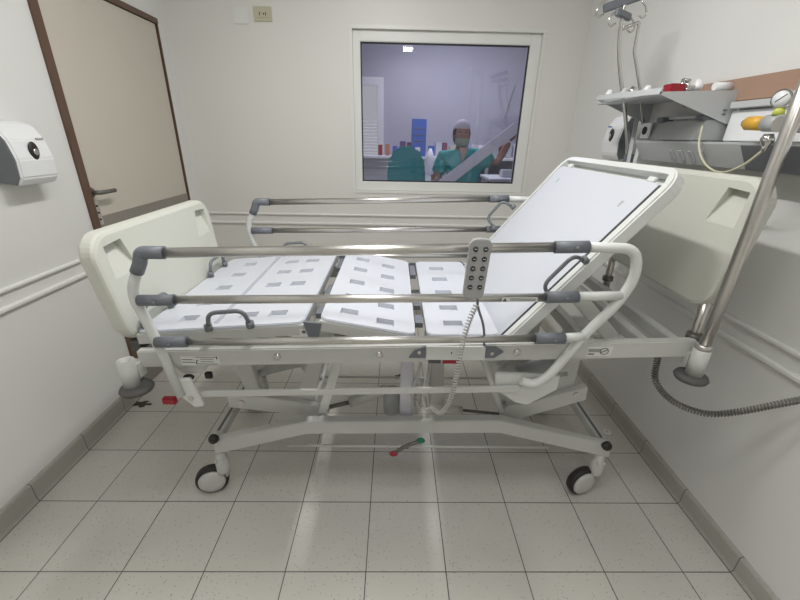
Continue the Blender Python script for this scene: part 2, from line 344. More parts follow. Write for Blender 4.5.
# brake rods and pedals
for y, s in ((1.31, -1), (1.95, 1)):
    yy = 1.33 if s < 0 else 1.86
    MB().tube([(-.46, yy, .24), (.70, yy, .24)], .0065, 8).out('brake_rod', PAINT, BED)
for y, s, xa, za, xb, zb in ((1.24, -1, .01, .285, .120, .355), (1.96, 1, .03, .175, .09, .20)):
    p = MB(); p.tube(fillet([(xa, y, za), ((xa+xb)/2-.01, y, (za+zb)/2+.004), (xb, y, zb)], .02), .008, 10)
    p.tube([((xa+xb)/2, y, (za+zb)/2), ((xa+xb)/2, y-s*.08, .25)], .008, 8); pe = p.out('brake_pedal', DARKM, BED)
    MB().ball((xa, y, za), .014, (1.3, .8, .9), 8).out('pedal_tip', RED, pe, 'red pedal tip')
    MB().ball((xb, y, zb), .014, (1.3, .8, .9), 8).out('pedal_tip', GREEN if s < 0 else PAINT, pe, 'green pedal tip' if s < 0 else None)
# lift gear
for y in (1.37, 1.83):
    MB().prism([(-.705, y, .475), (-.55, y, .47), (-.33, y, .425), (-.27, y, .39), (-.33, y, .36), (-.50, y, .385), (-.70, y, .41)], (0, .03, 0), .003).out('lift_lever', PAINT, BED)
    MB().cyl((-.645, y-.006, .438), (-.645, y-.0005, .438), .012).out('pivot_bolt', STEEL, BED)
    MB().prism([(.835, y, .535), (.56, y, .44), (.50, y, .43), (.47, y, .39), (.55, y, .355), (.84, y, .465)], (0, .03, 0), .003).out('lift_lever', PAINT, BED)
    MB().cyl((.79, y-.006, .495), (.79, y-.0005, .495), .012).out('pivot_bolt', STEEL, BED)
    MB().prism([(-.715, y+.032, .80), (-.625, y+.032, .80), (-.565, y+.032, .44), (-.625, y+.032, .44)], (0, .03, 0), .003).out('lift_leg', PAINT, BED)
    MB().prism([(-.312, y+.032, .80), (-.243, y+.032, .80), (-.36, y+.032, .36), (-.43, y+.032, .36)], (0, .035, 0), .003).out('lift_leg', PAINT, BED)
    MB().prism([(.70, y+.032, .84), (.80, y+.032, .84), (.79, y+.032, .48), (.72, y+.032, .50)], (0, .03, 0), .003).out('lift_leg', PAINT, BED)
    MB().tube([(.315, y-.02, .82), (.47, y-.02, .42)], .013, 12).out('lift_stay', PAINT2, BED)
    MB().bar((.36, y+.05, .82), (.50, y+.05, .40), .02, .035).out('lift_stay', PAINT, BED)
for x0, z0, x1, z1 in ((-.69, .46, -.44, .60), (-.5, .62, -.36, .40), (.50, .42, .72, .62)):
    MB().bar((x0, 1.6, z0), (x1, 1.6, z1), .05, .03, (0, 1, 0), .002).out('lift_link', PAINT, BED)
for x, z in ((-.645, .438), (.79, .495), (-.35, .39), (.49, .40)):
    MB().cyl((x, 1.401, z), (x, 1.829, z), .016, 14).out('pivot_tube', PAINT, BED)
MB().box((.034, 1.345, .36), (.088, 1.385, .83), .004).out('lift_post', mat('bluish_white_paint', (.62, .62, .68), .35, noise=.01), BED)
MB().prism([(-.198, 1.345, .80), (-.160, 1.345, .80), (-.278, 1.345, .40), (-.316, 1.345, .40)], (0, .02, 0), .003).out('pale_strip', PAINT2, BED)  # pale slanted strip beside the lift legs
MB().prism([(.165, 1.48, .83), (.215, 1.48, .83), (.245, 1.48, .34), (.175, 1.48, .34)], (0, .04, 0), .006).out('lift_post', PAINT, BED)
m = MB(); m.cyl((.0, 1.46, .44), (.0, 1.46, .33), .04); m.ball((.0, 1.46, .44), .04, (1, 1, .4), 10)
act = m.out('actuator_motor', MGREY, BED)
MB().cyl((-.19, 1.46, .375), (-.03, 1.46, .445), .024).out('actuator_tube', PAINT, act)
MB().cyl((-.33, 1.46, .335), (-.19, 1.46, .375), .010).out('actuator_rod', DARKM, act)
m = MB(); m.cyl((.115, 1.50, .46), (.115, 1.50, .34), .03); m.ball((.115, 1.50, .46), .03, (1, 1, .5), 10); a2 = m.out('actuator_motor', PAINT, BED)
MB().cyl((.235, 1.46, .355), (.325, 1.46, .335), .018).out('actuator_tube', PAINT, a2)
MB().cyl((.325, 1.46, .335), (.50, 1.46, .315), .007).out('actuator_rod', DARKM, a2)
MB().cyl((.56, 1.45, .53), (.75, 1.45, .58), .05).out('backrest_motor', MGREY, BED)
# hanging cable loops by the central post
for pts in ([(.13, 1.36, .80), (.11, 1.33, .65), (.085, 1.34, .52), (.10, 1.34, .42), (.13, 1.34, .47), (.15, 1.35, .62), (.155, 1.36, .8)],
            [(.10, 1.32, .50), (.13, 1.31, .40), (.115, 1.31, .345), (.135, 1.31, .36), (.15, 1.32, .45)]):
    MB().tube(smooth_path(pts, 6), .0055, 8).out('cable', CORD, BED)
# upper frame
for y0 in (1.14, 2.03):
    a, b = -.86, 1.03
    MB().prism([(a, y0, .822+.0), (b, y0, .822+.064), (b, y0, .822+.064-.064), (a, y0, .822-.064)], (0, .03, 0), .004).out('side_frame_rail', PAINT, BED)
    for x in (-.39, -.045, .422, .33):
        if x == .33: continue
        z = .822+(x+.86)*.0339-.03; s = -1 if y0 < 1.5 else 1
        MB().lathe([(0, 0), (.012, 0), (.011, .006), (.005, .008), (0, .008)], (x, y0 if s < 0 else y0+.03, z), (0, s, 0), 14).out('frame_bolt', STEEL, BED)
for x in (-.84, -.60, -.2, .22, .70, .90, 1.01):
    z = .80+.033*x
    MB().box((x-.02, 1.1705, z-.022), (x+.02, 2.0295, z+.022), .003).out('cross_member', PAINT, BED)
MB().bar((.90, 1.3, .80), (.40, 1.3, .79), .03, .03).out('inner_rail', PAINT, BED)
MB().bar((.90, 1.9, .80), (.40, 1.9, .79), .03, .03).out('inner_rail', PAINT, BED)
# sleeves and bumper rollers on the corners
for x, zt, y in ((-.868, .815, 1.095), (1.022, .875, 1.105), (-.868, .815, 2.10), (1.022, .875, 2.10)):
    s = MB(); s.lathe([(.019, .0), (.026, 0), (.026, .10), (.019, .10), (.019, .0)], (x, y, zt-.10), (0, 0, 1), 24, False)
    s.box((x-.018, min(y, 1.6)+.022 if y < 1.5 else 2.055, zt-.085), (x+.018, 1.155 if y < 1.5 else y-.022, zt-.03))
    sl = s.out('corner_sleeve', PAINT, BED)
    MB().lathe([(0, 0), (.035, 0), (.048, .006), (.052, .014), (.048, .022), (.03, .026), (0, .026)], (x+(.012 if x < 0 else -.006), y, zt-.122), (0, 0, 1), 32).out('bumper_roller', BUMP, sl)
# head/foot board
def board(name, xin_b, xin_t, zb, zt, y0, y1, th, sgn, posts):
    """sgn: +1 board stands to the right (outer side +x)"""
    hh = zt-zb; r = .075
    rings = []; t = bmesh.new()
    def X(z, off): return xin_b+(xin_t-xin_b)*(z-zb)/hh+sgn*off
    lev = [(.014, 0.0), (.004, .004), (0, .012), (0, th-.014), (.005, th-.004), (.016, th)]
    for ins, off in lev:
        pts = rrect(y0+ins, y1-ins, zb+ins, zt-ins, r-ins*.5, 8)
        # lower part of the side edges narrows slightly, top edge bows up in the middle
        ring = []
        for (yy, zz) in pts:
            v = (zz-zb)/hh; u = (yy-(y0+y1)/2)/((y1-y0)/2)
            yy2 = yy-u*.018*max(0, .55-v)/.55; zz2 = zz+(.012*(1-u*u) if v > .5 else 0)
            ring.append(t.verts.new((X(zz, off), yy2, zz2)))
        rings.append(ring)
    n = len(rings[0])
    for a, b in zip(rings, rings[1:]):
        for k in range(n): t.faces.new((a[k], a[(k+1) % n], b[(k+1) % n], b[k]))
    t.faces.new(rings[0]); t.faces.new(rings[-1][::-1])
    m = MB(); m.join(t); o = m.out(name, CREAM, BED)
    cut = MB()
    for ya, yb, yc in ((y0+.05, y0+.135, y0+.17), (y1-.05, y1-.135, y1-.17)):
        # wedge-shaped grip recess: deep under the top bar, running out to nothing lower down
        for (za, zc) in ((zt-.038, zt-.145),):
            f0 = [Vector((X(zz, -.004), yy, zz)) for yy, zz in ((ya, za), (yb, za+.006), (yc, zc), (ya, zc))]
            d0 = [Vector((X(zz, dd), yy, zz)) for yy, zz, dd in ((ya, za, .03), (yb, za+.006, .03), (yc, zc, .0), (ya, zc, .0))]
            bb = bmesh.new(); A = [bb.verts.new(p) for p in f0]; B = [bb.verts.new(p) for p in d0]
            bb.faces.new(A); bb.faces.new(B[::-1])
            for q in range(4): bb.faces.new((A[q], B[q], B[(q+1) % 4], A[(q+1) % 4]))
            bmesh.ops.triangulate(bb, faces=bb.faces[:]); cut.join(bb)
    carve(o, cut)
    for yy in (y0+.05, y0+.64) if posts else ():
        x = X(zb, th/2); zf = .80+T(x)
        MB().cyl((x, yy, zf), (x, yy, zb+.03), .0155, 18).out('board_post', STEEL, o)
        MB().lathe([(0, 0), (.024, 0), (.024, .02), (0, .02)], (x, yy, zf+.042), (0, 0, 1), 18).out('post_collar', DARKM, o)
    return o
board('headboard', 1.012, 1.062, .992, 1.405, 1.125, 2.04, .055, 1, True)
board('footboard', -.866, -.912, .835, 1.205, 1.14, 1.93, .055, -1, False)
MB().box((-.90, 1.18, .80), (-.868, 1.23, .84)).out('footboard_bracket', BUMP, BED)
MB().box((-.90, 1.94, .80), (-.868, 1.99, .84)).out('footboard_bracket', BUMP, BED)
# lying surface
def panel(name, xa, za, xb, zb, y0, y1, th_, pits, grooves=(), mname=PLAT, skirt=.045, parent=BED, r=.03, inset=0):
    """flat tray from (xa,za) to (xb,zb) in the XZ plane; pits: (u, y, du, dy) in metres along the panel"""
    th = .022; a, b = Vector((xa, 0, za)), Vector((xb, 0, zb)); d = (b-a); Ln = d.length; d.normalize(); nrm = Vector((-d.z, 0, d.x))
    def P(u, y, h=0): return a+d*u+nrm*h+Vector((0, y, 0))
    fr_ = MB(); fr_.prism([P(0, y0, -.008), P(Ln, y0, -.008), P(Ln, y0, -skirt), P(0, y0, -skirt)], (0, .02, 0), .002)
    fr_.prism([P(0, y1-.02, -.008), P(Ln, y1-.02, -.008), P(Ln, y1-.02, -skirt), P(0, y1-.02, -skirt)], (0, .02, 0), .002)
    for u in (0.002, Ln-.022): fr_.prism([P(u, y0+.02, -.012), P(u+.02, y0+.02, -.012), P(u+.02, y0+.02, -skirt*.8), P(u, y0+.02, -skirt*.8)], (0, y1-y0-.04, 0))
    sec = fr_.out(name, PAINT, parent)
    m = MB(); m.prism([P(u, y, -th+.002) for u, y in rrect(.0, Ln, y0+.003, y1-.003, r, 4)], nrm*th, .003)
    o = m.out('tray', mname, sec)
    cut = MB()
    for u, y, du, dy in pits:
        bb = bmesh.new(); f0 = [P(u, y, .01), P(u+du, y, .01), P(u+du, y+dy, .01), P(u, y+dy, .01)]
        d0 = [P(u, y, .0012), P(u+du, y, -.001), P(u+du, y+dy, -th*.75), P(u, y+dy, -th*.75)]
        A = [bb.verts.new(p) for p in f0]; B = [bb.verts.new(p) for p in d0]; bb.faces.new(A); bb.faces.new(B[::-1])
        for q in range(4): bb.faces.new((A[q], B[q], B[(q+1) % 4], A[(q+1) % 4]))
        bmesh.ops.triangulate(bb, faces=bb.faces[:]); cut.join(bb)
    for u in grooves: cut.prism([P(u, y0+.03, .01), P(u+.008, y0+.03, .01), P(u+.008, y0+.03, -.004), P(u, y0+.03, -.004)], (0, y1-y0-.06, 0))
    if pits or grooves: carve(o, cut)
    return sec, P, Ln
PY0, PY1 = 1.17, 2.02
ys = [1.26, 1.36, 1.50, 1.60, 1.74, 1.84, 1.92]
def pitcol(u, yy, du=.062, dy=.05): return [(u, y, du, dy) for y in yy]
Y5 = (1.235, 1.375, 1.54, 1.71, 1.87)
foot, PF, LF = panel('foot_section', -.868, .876, -.30, .920, PY0, PY1, .016,
    pitcol(.11, Y5)+pitcol(.325, Y5)+pitcol(.43, Y5), grooves=(.252, .262))
thigh, PT, LT = panel('thigh_section', -.245, .936, .078, .877, PY0, PY1, .014, pitcol(.06, Y5)+pitcol(.19, [q-.03 for q in Y5]))
seat, PS, LS = panel('seat_section', .118, .877, .368, .880, PY0, PY1, .014, pitcol(.065, Y5, .07))
# backrest: wide frame, rounded top corners, white inner panel
ba, bb_ = Vector((.368, 0, .845)), Vector((.846, 0, 1.432)); bd = (bb_-ba).normalized(); BL = (bb_-ba).length; bn = Vector((-bd.z, 0, bd.x))
def PB(u, y, h=0): return ba+bd*u+bn*h+Vector((0, y, 0))
m = MB()
outer = [(0, PY0), (BL-.075, PY0)]+[(BL-.075+.075*math.sin(q*PI/12), PY0+.075-.075*math.cos(q*PI/12)) for q in range(1, 7)]
outer += [(BL-.075+.075*math.cos(q*PI/12), PY1-.075+.075*math.sin(q*PI/12)) for q in range(0, 7)]+[(0, PY1)]
m.prism([PB(u, y, -.046) for u, y in outer], bn*.046, .006, 3)
back = m.out('backrest_section', PAINT2, BED)
cut = MB(); inn = [(-.02, PY0+.032), (BL-.07, PY0+.032)]+[(BL-.07+.045*math.sin(q*PI/8), PY0+.032+.045-.045*math.cos(q*PI/8)) for q in range(1, 5)]
inn += [(BL-.07+.045*math.cos(q*PI/8), PY1-.032-.045+.045*math.sin(q*PI/8)) for q in range(0, 5)]+[(-.02, PY1-.032)]
cut.prism([PB(u, y, -.014) for u, y in inn], bn*.05); carve(back, cut)
cut = MB(); cut.prism([PB(u, y, -.036) for u, y in rrect(BL-.059, BL-.026, PY0+.045, PY1-.045, .012, 4)], bn*.05); carve(back, cut)
m = MB(); m.prism([PB(u, y, -.0135) for u, y in rrect(.004, BL-.060, PY0+.046, PY1-.036, .022, 5)], bn*.0125, .002); tray = m.out('tray', PLAT, back)
MB().prism([PB(u, y, -.0138) for u, y in rrect(.003, BL-.066, PY0+.0325, PY0+.0455, .004, 3)], bn*.0125).out('rubber_seal', GASK, back)
for y in (1.26, 1.88): MB().prism([PB(BL-.0595, y, -.012), PB(BL-.04, y, -.012), PB(BL-.04, y+.04, -.012), PB(BL-.0595, y+.04, -.012)], bn*.010, .002).out('locating_tab', PAINT2, back)
for u, y in ((.60, 1.30), (.62, 1.88)):
    MB().prism([PB(u-.012, y-.004, -.002), PB(u+.012, y-.008, -.002), PB(u+.012, y+.008, -.002), PB(u-.012, y+.004, -.002)], bn*.0015).out('slot', MGREY, back)
for y in (1.25, 1.92):
    MB().bar(tuple(PB(.30, y, -.045)), (.80, y, .84), .03, .05, bev=.002).out('backrest_stay', PAINT, BED)
    MB().bar(tuple(PB(.03, y, -.05)), tuple(PB(.55, y, -.05)), .03, .03, bev=.002).out('backrest_beam', PAINT, back)
# hinge brackets
for y in (PY0-.004, PY1-.006):
    MB().prism([(-.300, y, .926), (-.238, y, .920), (-.252, y, .862), (-.283, y, .862)], (0, .01, 0)).out('hinge_bracket', GREY, BED)
    MB().prism([(.085, y-.005, .872), (.118, y-.005, .872), (.118, y-.005, .822), (.060, y-.005, .826)], (0, .01, 0)).out('hinge_bracket', GREY, BED)
    MB().prism([(.33, y-.005, .880), (.365, y-.005, .884), (.40, y-.005, .855), (.365, y-.005, .825), (.33, y-.005, .825)], (0, .01, 0)).out('hinge_bracket', GREY, BED)
MB().box((.113, 1.131, .806), (.312, 1.139, .858), .001).out('seat_side_plate', PAINT2, BED)
for pts_ in ([(.056, .812), (.075, .842), (.111, .856), (.111, .812)], [(.314, .815), (.314, .860), (.345, .860), (.375, .838), (.345, .815)]):
    MB().prism([(a_, 1.133, c_) for a_, c_ in pts_], (0, .006, 0)).out('hinge_bracket', GREY, BED)
for x_ in (.09, .335): MB().lathe([(0, 0), (.007, 0), (.006, .003), (0, .003)], (x_, 1.1325, .832), (0, -1, 0), 12).out('frame_bolt', STEEL, BED)
for x, dzz in ((-.271, .895), (.098, .862)):
    for ya, yb in ((1.30, 1.37), (1.46, 1.60), (1.84, 2.0)): MB().box((x-.014, ya, dzz-.02), (x+.014, yb, dzz)).out('hinge_tie', GREY, BED)
# mattress retainer handles
def retainer(p, q, h, r=.0075):
    p, q = Vector(p), Vector(q); h = Vector(h); d = (q-p)
    pts = fillet([p, p+d*.08+h, q-d*.08+h, q], .03, 6); m_ = MB(); m_.tube(pts, r, 10)
    m_.cyl(p-h.normalized()*.0, p+h.normalized()*.02, r*1.8, 12); m_.cyl(q, q+h.normalized()*.02, r*1.8, 12)
    return m_.out('mattress_retainer', HAND, BED)
retainer((-.615, PY0-.004, .893), (-.475, PY0-.004, .906), (0, -.012, .066))
retainer((-.60, PY1+.006, .895), (-.46, PY1+.006, .905), (0, .012, .066))
retainer((-.85, 1.20, .885), (-.85, 1.37, .885), (0, 0, .065)); retainer((-.85, 1.72, .885), (-.85, 1.88, .885), (0, 0, .065))
retainer((.51, PY0-.006, 1.03), (.605, PY0-.006, 1.15), tuple(bn*.058+Vector((0, -.02, 0))), .0065)
retainer((.534, PY1+.008, 1.06), (.622, PY1+.008, 1.17), tuple(bn*.07+Vector((0, .02, 0))))
# side rails
def side_rail():
    y = 1.115; sr = sub(BED, 'side_rail', (0, y, .9))
    rt_ = .0155
    for xa, za, xb, zb, r in ((-.70, 1.172, .49, 1.208, .0155), (-.69, 1.022, .49, 1.047, .0135), (-.68, .874, .48, .902, .0125)):
        MB().cyl((xa, y, za), (xb, y, zb), r).out('rail_bar', STEEL, sr)
    # upright at the foot end with its lower stub
    m_ = MB(); m_.tube(fillet([(-.760, y, 1.13), (-.808, y+.004, 1.045), (-.780, y+.01, .92), (-.735, y+.012, .655)], .05), .0155, 16); m_.out('rail_upright', PAINT2, sr)
    e = MB(); e.tube(fillet([(-.762, y, 1.122), (-.758, y, 1.168), (-.665, y, 1.173)], .028), [.0195]*8+[.0195], 18) if False else e.tube(fillet([(-.7705, y, 1.111), (-.752, y, 1.144), (-.746, y, 1.173), (-.675, y, 1.173)], .018), .0195, 18)
    e.out('rail_elbow', GREY, sr)
    for x0, x1, z in ((-.785, -.675, 1.0195), (-.765, -.665, .873)):
        m_ = MB(); m_.cyl((x0, y-.002, z), (x1, y-.002, z+.003), .0178); m_.lathe([(0, 0), (.008, 0), (.007, .004), (0, .004)], ((x0+x1)/2, y-.022, z), (0, -1, 0), 10); m_.out('rail_coupling', GREY, sr)
    for x0, x1, z in ((.475, .575, 1.210), (.475, .575, 1.05), (.465, .56, .904)):
        m_ = MB(); m_.cyl((x0, y-.002, z-.002), (x1, y-.002, z+.001), .0185); m_.lathe([(0, 0), (.007, 0), (.006, .004), (0, .004)], (x0+.06, y-.022, z), (0, -1, 0), 10); m_.out('rail_coupling', GREY, sr)
    pts = fillet([(.57, y, 1.210), (.722, y, 1.207), (.742, y, 1.12), (.712, y+.002, 1.035), (.632, y+.01, .915), (.545, y+.02, .745), (.50, y+.03, .70), (.455, y+.035, .715)], .06, 6)
    MB().tube(pts, .0158, 18).out('rail_bow', PAINT2, sr)
    MB().tube([(.57, y, 1.051), (.712, y, 1.056)], .0145, 16).out('rail_stub', PAINT2, sr)
    MB().tube([(.555, y, .905), (.628, y+.008, .907)], .0145, 16).out('rail_stub', PAINT2, sr)
    MB().prism([(-.73, y+.03, .655), (.46, y+.03, .690), (.46, y+.03, .667), (-.73, y+.03, .632)], (0, .012, 0), .002).out('link_bar', PAINT, sr)
    MB().prism([(-.745, y+.015, .72), (-.695, y+.015, .72), (-.668, y+.015, .605), (-.70, y+.015, .60), (-.740, y+.015, .645)], (0, .014, 0), .003).out('link_plate', PAINT2, sr)
    MB().cyl((-.705, y+.008, .64), (-.705, y+.014, .64), .009, 12).out('pivot_bolt', STEEL, sr)
    m_ = MB(); m_.prism([(.365, y+.05, .735), (.60, y+.05, .725), (.60, y+.05, .665), (.50, y+.05, .595), (.455, y+.05, .605), (.375, y+.05, .665)], (0, .014, 0), .003); m_.out('link_plate', PAINT2, sr)
    MB().cyl((.445, y+.042, .655), (.445, y+.049, .655), .009, 12).out('pivot_bolt', STEEL, sr)
    MB().box((-.80, y+.0, .622), (-.755, y+.02, .648), .003).out('release_catch', RED, sr, 'red release catch')
    MB().prism([(-.765, y+.05, .755), (-.64, y+.05, .758), (-.665, y+.05, .722), (-.735, y+.05, .718)], (0, .02, 0), .002).out('latch_housing', PAINT, sr); MB().box((-.66, y+.045, .70), (-.635, y+.06, .725), .003).out('rail_latch', BLACK, sr); MB().ball((-.715, y+.045, .708), .014, (1.4, .8, .8), 8).out('latch_knob', BLACK, sr)
    return sr
sr = side_rail()
copy_tree(sr, BED, (.022, .962, 0))
# stickers
def sticker(x0, x1, z0, z1, y, label, lines, parent=BED, sl=.033):
    p = MB(); p.prism([(x0, y, z0), (x1, y, z0+(x1-x0)*sl), (x1, y, z1+(x1-x0)*sl), (x0, y, z1)], (0, -.0012, 0)); s = p.out('sticker', STICK, parent, label)
    m_ = MB()
    for a, b, c, d in lines:   # in fractions of the sticker
        xa, xb = x0+(x1-x0)*a, x0+(x1-x0)*b; za, zb = z0+(z1-z0)*c+(xa-x0)*sl, z0+(z1-z0)*d+(xa-x0)*sl
        m_.box((xa, y-.0014, za), (xb, y-.002, zb))
    m_.out('printing', INK, s); return s
sticker(-.715, -.585, .771, .806, 1.1395, 'white sticker with black arrows and lines', [(.03, .3, .6, .66), (.03, .35, .3, .36), (.38, .95, .85, .9), (.38, .95, .1, .15), (.38, .41, .15, .4), (.92, .95, .6, .9), (.5, .85, .62, .67), (.5, .85, .33, .38), (.4, .45, .45, .55)])
rs = sticker(.66, .745, .822, .858, 1.1395, 'white sticker with small print and a round symbol', [(.05, .55, .75, .8), (.05, .55, .62, .67), (.05, .55, .49, .54), (.05, .3, .2, .32)])
m_ = MB(); R0 = (.718, 1.1378, .843)
m_.tube([(R0[0]+.014*math.cos(t*PI/12), R0[1], R0[2]+.012*math.sin(t*PI/12)) for t in range(25)], .0012, 6); m_.tube([(R0[0]-.011, R0[1], R0[2]-.005), (R0[0]+.011, R0[1], R0[2]+.006)], .0014, 6); m_.out('round_symbol', INK, rs)
sticker(.122, .165, .789, .804, 1.1395, 'black maker plate', [(.0, 1, 0, 1)]); 
MB().box((.172, 1.1375, .788), (.228, 1.1395, .806)).out('red_marker', RED, BED, 'red label')
sticker(-.315, -.285, .876, .899, PY0-.0005, 'small white sticker', [(.3, .7, .3, .7)])
sticker(.188, .208, .825, .845, 1.1305, 'small white sticker', [(.4, .6, .3, .7)])
ms = MB(); ms.prism([(.335, 1.1008, 1.036), (.445, 1.1008, 1.038), (.445, 1.1008, 1.052), (.335, 1.1008, 1.050)], (0, -.001, 0)); mo = ms.out('sticker', STICK, BED, 'long white warning sticker with a black triangle on the side rail')
m_ = MB(); m_.prism([(.337, 1.0995, 1.038), (.352, 1.0995, 1.038), (.3445, 1.0995, 1.049)], (0, -.001, 0)); m_.box((.36, 1.0995, 1.042), (.44, 1.0988, 1.0435)); m_.box((.36, 1.0995, 1.0465), (.44, 1.0988, 1.048)); m_.out('printing', INK, mo)
# ------------------------------------------------------------------ hand control hooked over the rail
RC = thing('remote_control', (.25, 1.085, 1.05), 'grey bed remote control with ten round dark buttons hooked on the near side rail', 'remote control')
m_ = MB()
def RP(u, v, y): return (.244+u+.012*(v-.5), y+(.5-v)*.02, 1.055+v*.185)
t = bmesh.new(); prof = rrect(-.031, .031, 0, 1, .02, 5)
def RR(u, v):  # round only in metres
    return u, v
pts = []
for cx, cz, st in ((.013, .183-.018, 0), (-.013, .183-.018, 90), (-.012, .014, 180), (.012, .014, 270)):
    for q in range(6):
        a_ = math.radians(st+18*q); pts.append((cx+.018*math.cos(a_), cz+(.018 if st < 180 else .014)*math.sin(a_)))
m_.prism([(.244+u+(.05*(v-.09)), 1.072+.06*(.09-v)*.3, 1.055+v) for u, v in pts], (0, .024, 0), .003); m_.out('remote_body', REMO, RC)
for r_ in range(5):
    for s_ in (-1, 1):
        u = s_*.0145; v = .155-.029*r_; m2 = MB(); m2.lathe([(0, 0), (.0078, 0), (.0072, .003), (0, .004)], (.244+u+.05*(v-.09), 1.0725+.018*(.09-v), 1.055+v), (0, -1, 0), 16); m2.out('button', GASK, RC)
        m3 = MB(); m3.box((.244+u+.05*(v-.09)-.004, 1.0685+.018*(.09-v), 1.055+v-.001), (.244+u+.05*(v-.09)+.004, 1.0680+.018*(.09-v), 1.055+v+.001)); m3.out('button_symbol', LGREY, RC)
m_ = MB(); m_.tube(fillet([(.252, 1.10, 1.21), (.252, 1.12, 1.232), (.252, 1.142, 1.215)], .01), .004, 8); m_.out('hook', REMO, RC)
def coil(path, rc, rw, turns, name, m, parent=None, n_per=9):
    P = smooth_path(path, 10); L_ = [0]
    for a, b in zip(P, P[1:]): L_.append(L_[-1]+(b-a).length)
    tot = L_[-1]; N_ = turns*n_per; out = []; u = Vector((0, 1, 0)); j = 0
    for i in range(N_+1):
        s_ = tot*i/N_
        while j < len(P)-2 and L_[j+1] < s_: j += 1
        f_ = (s_-L_[j])/max(1e-6, L_[j+1]-L_[j]); p = P[j].lerp(P[j+1], f_); tg = (P[j+1]-P[j]).normalized()
        u = (u-tg*u.dot(tg)).normalized(); v = tg.cross(u); a_ = 2*PI*i/n_per
        out.append(p+(u*math.cos(a_)+v*math.sin(a_))*rc)
    return MB().tube(out, rw, 6).out(name, m, parent)
coil([(.255, 1.085, 1.035), (.238, 1.085, .98), (.222, 1.08, .90), (.213, 1.08, .80), (.205, 1.085, .71), (.19, 1.10, .635), (.172, 1.13, .585), (.150, 1.18, .57)], .0068, .0027, 50, 'coiled_cord', CORD, RC)
MB().tube(smooth_path([(.255, 1.085, 1.06), (.262, 1.09, 1.02), (.285, 1.10, .96), (.30, 1.12, .90), (.31, 1.15, .85)], 5), .004, 8).out('straight_cable', HAND, RC)
MB().tube(smooth_path([(.150, 1.18, .57), (.13, 1.20, .55), (.115, 1.2, .59), (.12, 1.21, .64), (.13, 1.24, .72), (.14, 1.3, .78)], 5), .004, 8).out('cable_tail', CORD, RC)
# ------------------------------------------------------------------ thick dark coiled cable from bed to right wall
tag(coil([(.972, 1.22, .83), (.968, 1.21, .75), (.965, 1.18, .69), (1.02, 1.14, .635), (1.10, 1.09, .625), (1.17, 1.05, .665), (1.23, 1.0, .735), (1.27, .95, .80), (1.30, .90, .86)], .0088, .0034, 78, 'coiled_cable', CORD2), 'dark grey coiled power cable sagging from the bed frame to the right wall', 'cable')
# ------------------------------------------------------------------ upright chrome pole in the near head-end sleeve
P1 = thing('lifting_pole', (1.022, 1.105, .76), 'stout stainless steel pole standing in the near sleeve at the head end of the bed', 'pole')
MB().cyl((1.022, 1.105, .775), (1.040, 1.10, 2.05), .0168, 24).out('pole', STEEL, P1)
MB().lathe([(0, 0), (.024, 0), (.024, .012), (.0195, .016), (0, .016)], (1.022, 1.105, .877), (0, 0, 1), 24).out('collar', STEEL, P1)
MB().tube(fillet([(1.040, 1.10, 2.05), (1.042, 1.10, 2.2), (.85, 1.25, 2.25)], .08), .018, 18).out('pole_arm', STEEL, P1)
# ------------------------------------------------------------------ drip stand at the far head end
P2 = thing('iv_pole', (1.15, 2.10, .87), 'thin chrome drip stand with four hooks at the far head end of the bed', 'drip stand')
MB().tube(smooth_path([(1.19, 2.10, .86), (1.19, 2.10, 1.37), (1.135, 2.10, 1.60), (1.085, 2.10, 1.73), (1.035, 2.10, 1.88), (1.015, 2.10, 2.02), (1.02, 2.1, 2.09)], 6), .0085, 12).out('pole', CHROME, P2)
MB().tube(smooth_path([(1.21, 2.12, .86), (1.21, 2.12, 1.40), (1.15, 2.12, 1.60), (1.10, 2.12, 1.73), (1.045, 2.12, 1.88), (1.028, 2.12, 1.98)], 6), .006, 10).out('pole', CHROME, P2)
MB().box((1.165, 2.07, 1.36), (1.21, 2.095, 1.44), .004).out('clamp', GREY, P2)
MB().tube(fillet([(1.025, 2.10, 1.97), (1.10, 2.10, 2.0), (1.105, 2.10, 1.885), (1.17, 2.10, 1.74), (1.24, 2.12, 1.58)], .01, 3), .007, 10).out('side_arm', CHROME, P2)
hb = MB(); hb.bar((.925, 2.10, 2.045), (1.09, 2.10, 2.10), .02, .035, bev=.004); hb.bar((.96, 2.04, 2.02), (1.08, 2.16, 2.03), .02, .03, bev=.004); hb.out('hook_head', GREY, P2)
for hx, hy_, hz_ in ((.925, 2.10, 2.065), (1.095, 2.10, 2.065), (.965, 2.05, 2.02), (1.08, 2.15, 2.02)):
    s_ = -1 if hx < 1.02 else 1
    MB().tube(smooth_path([(hx, hy_, hz_+.01), (hx+s_*.02, hy_, hz_-.01), (hx+s_*.028, hy_, hz_-.035), (hx+s_*.015, hy_, hz_-.05), (hx-s_*.005, hy_, hz_-.04)], 5), .004, 8).out('hook', CHROME, P2)
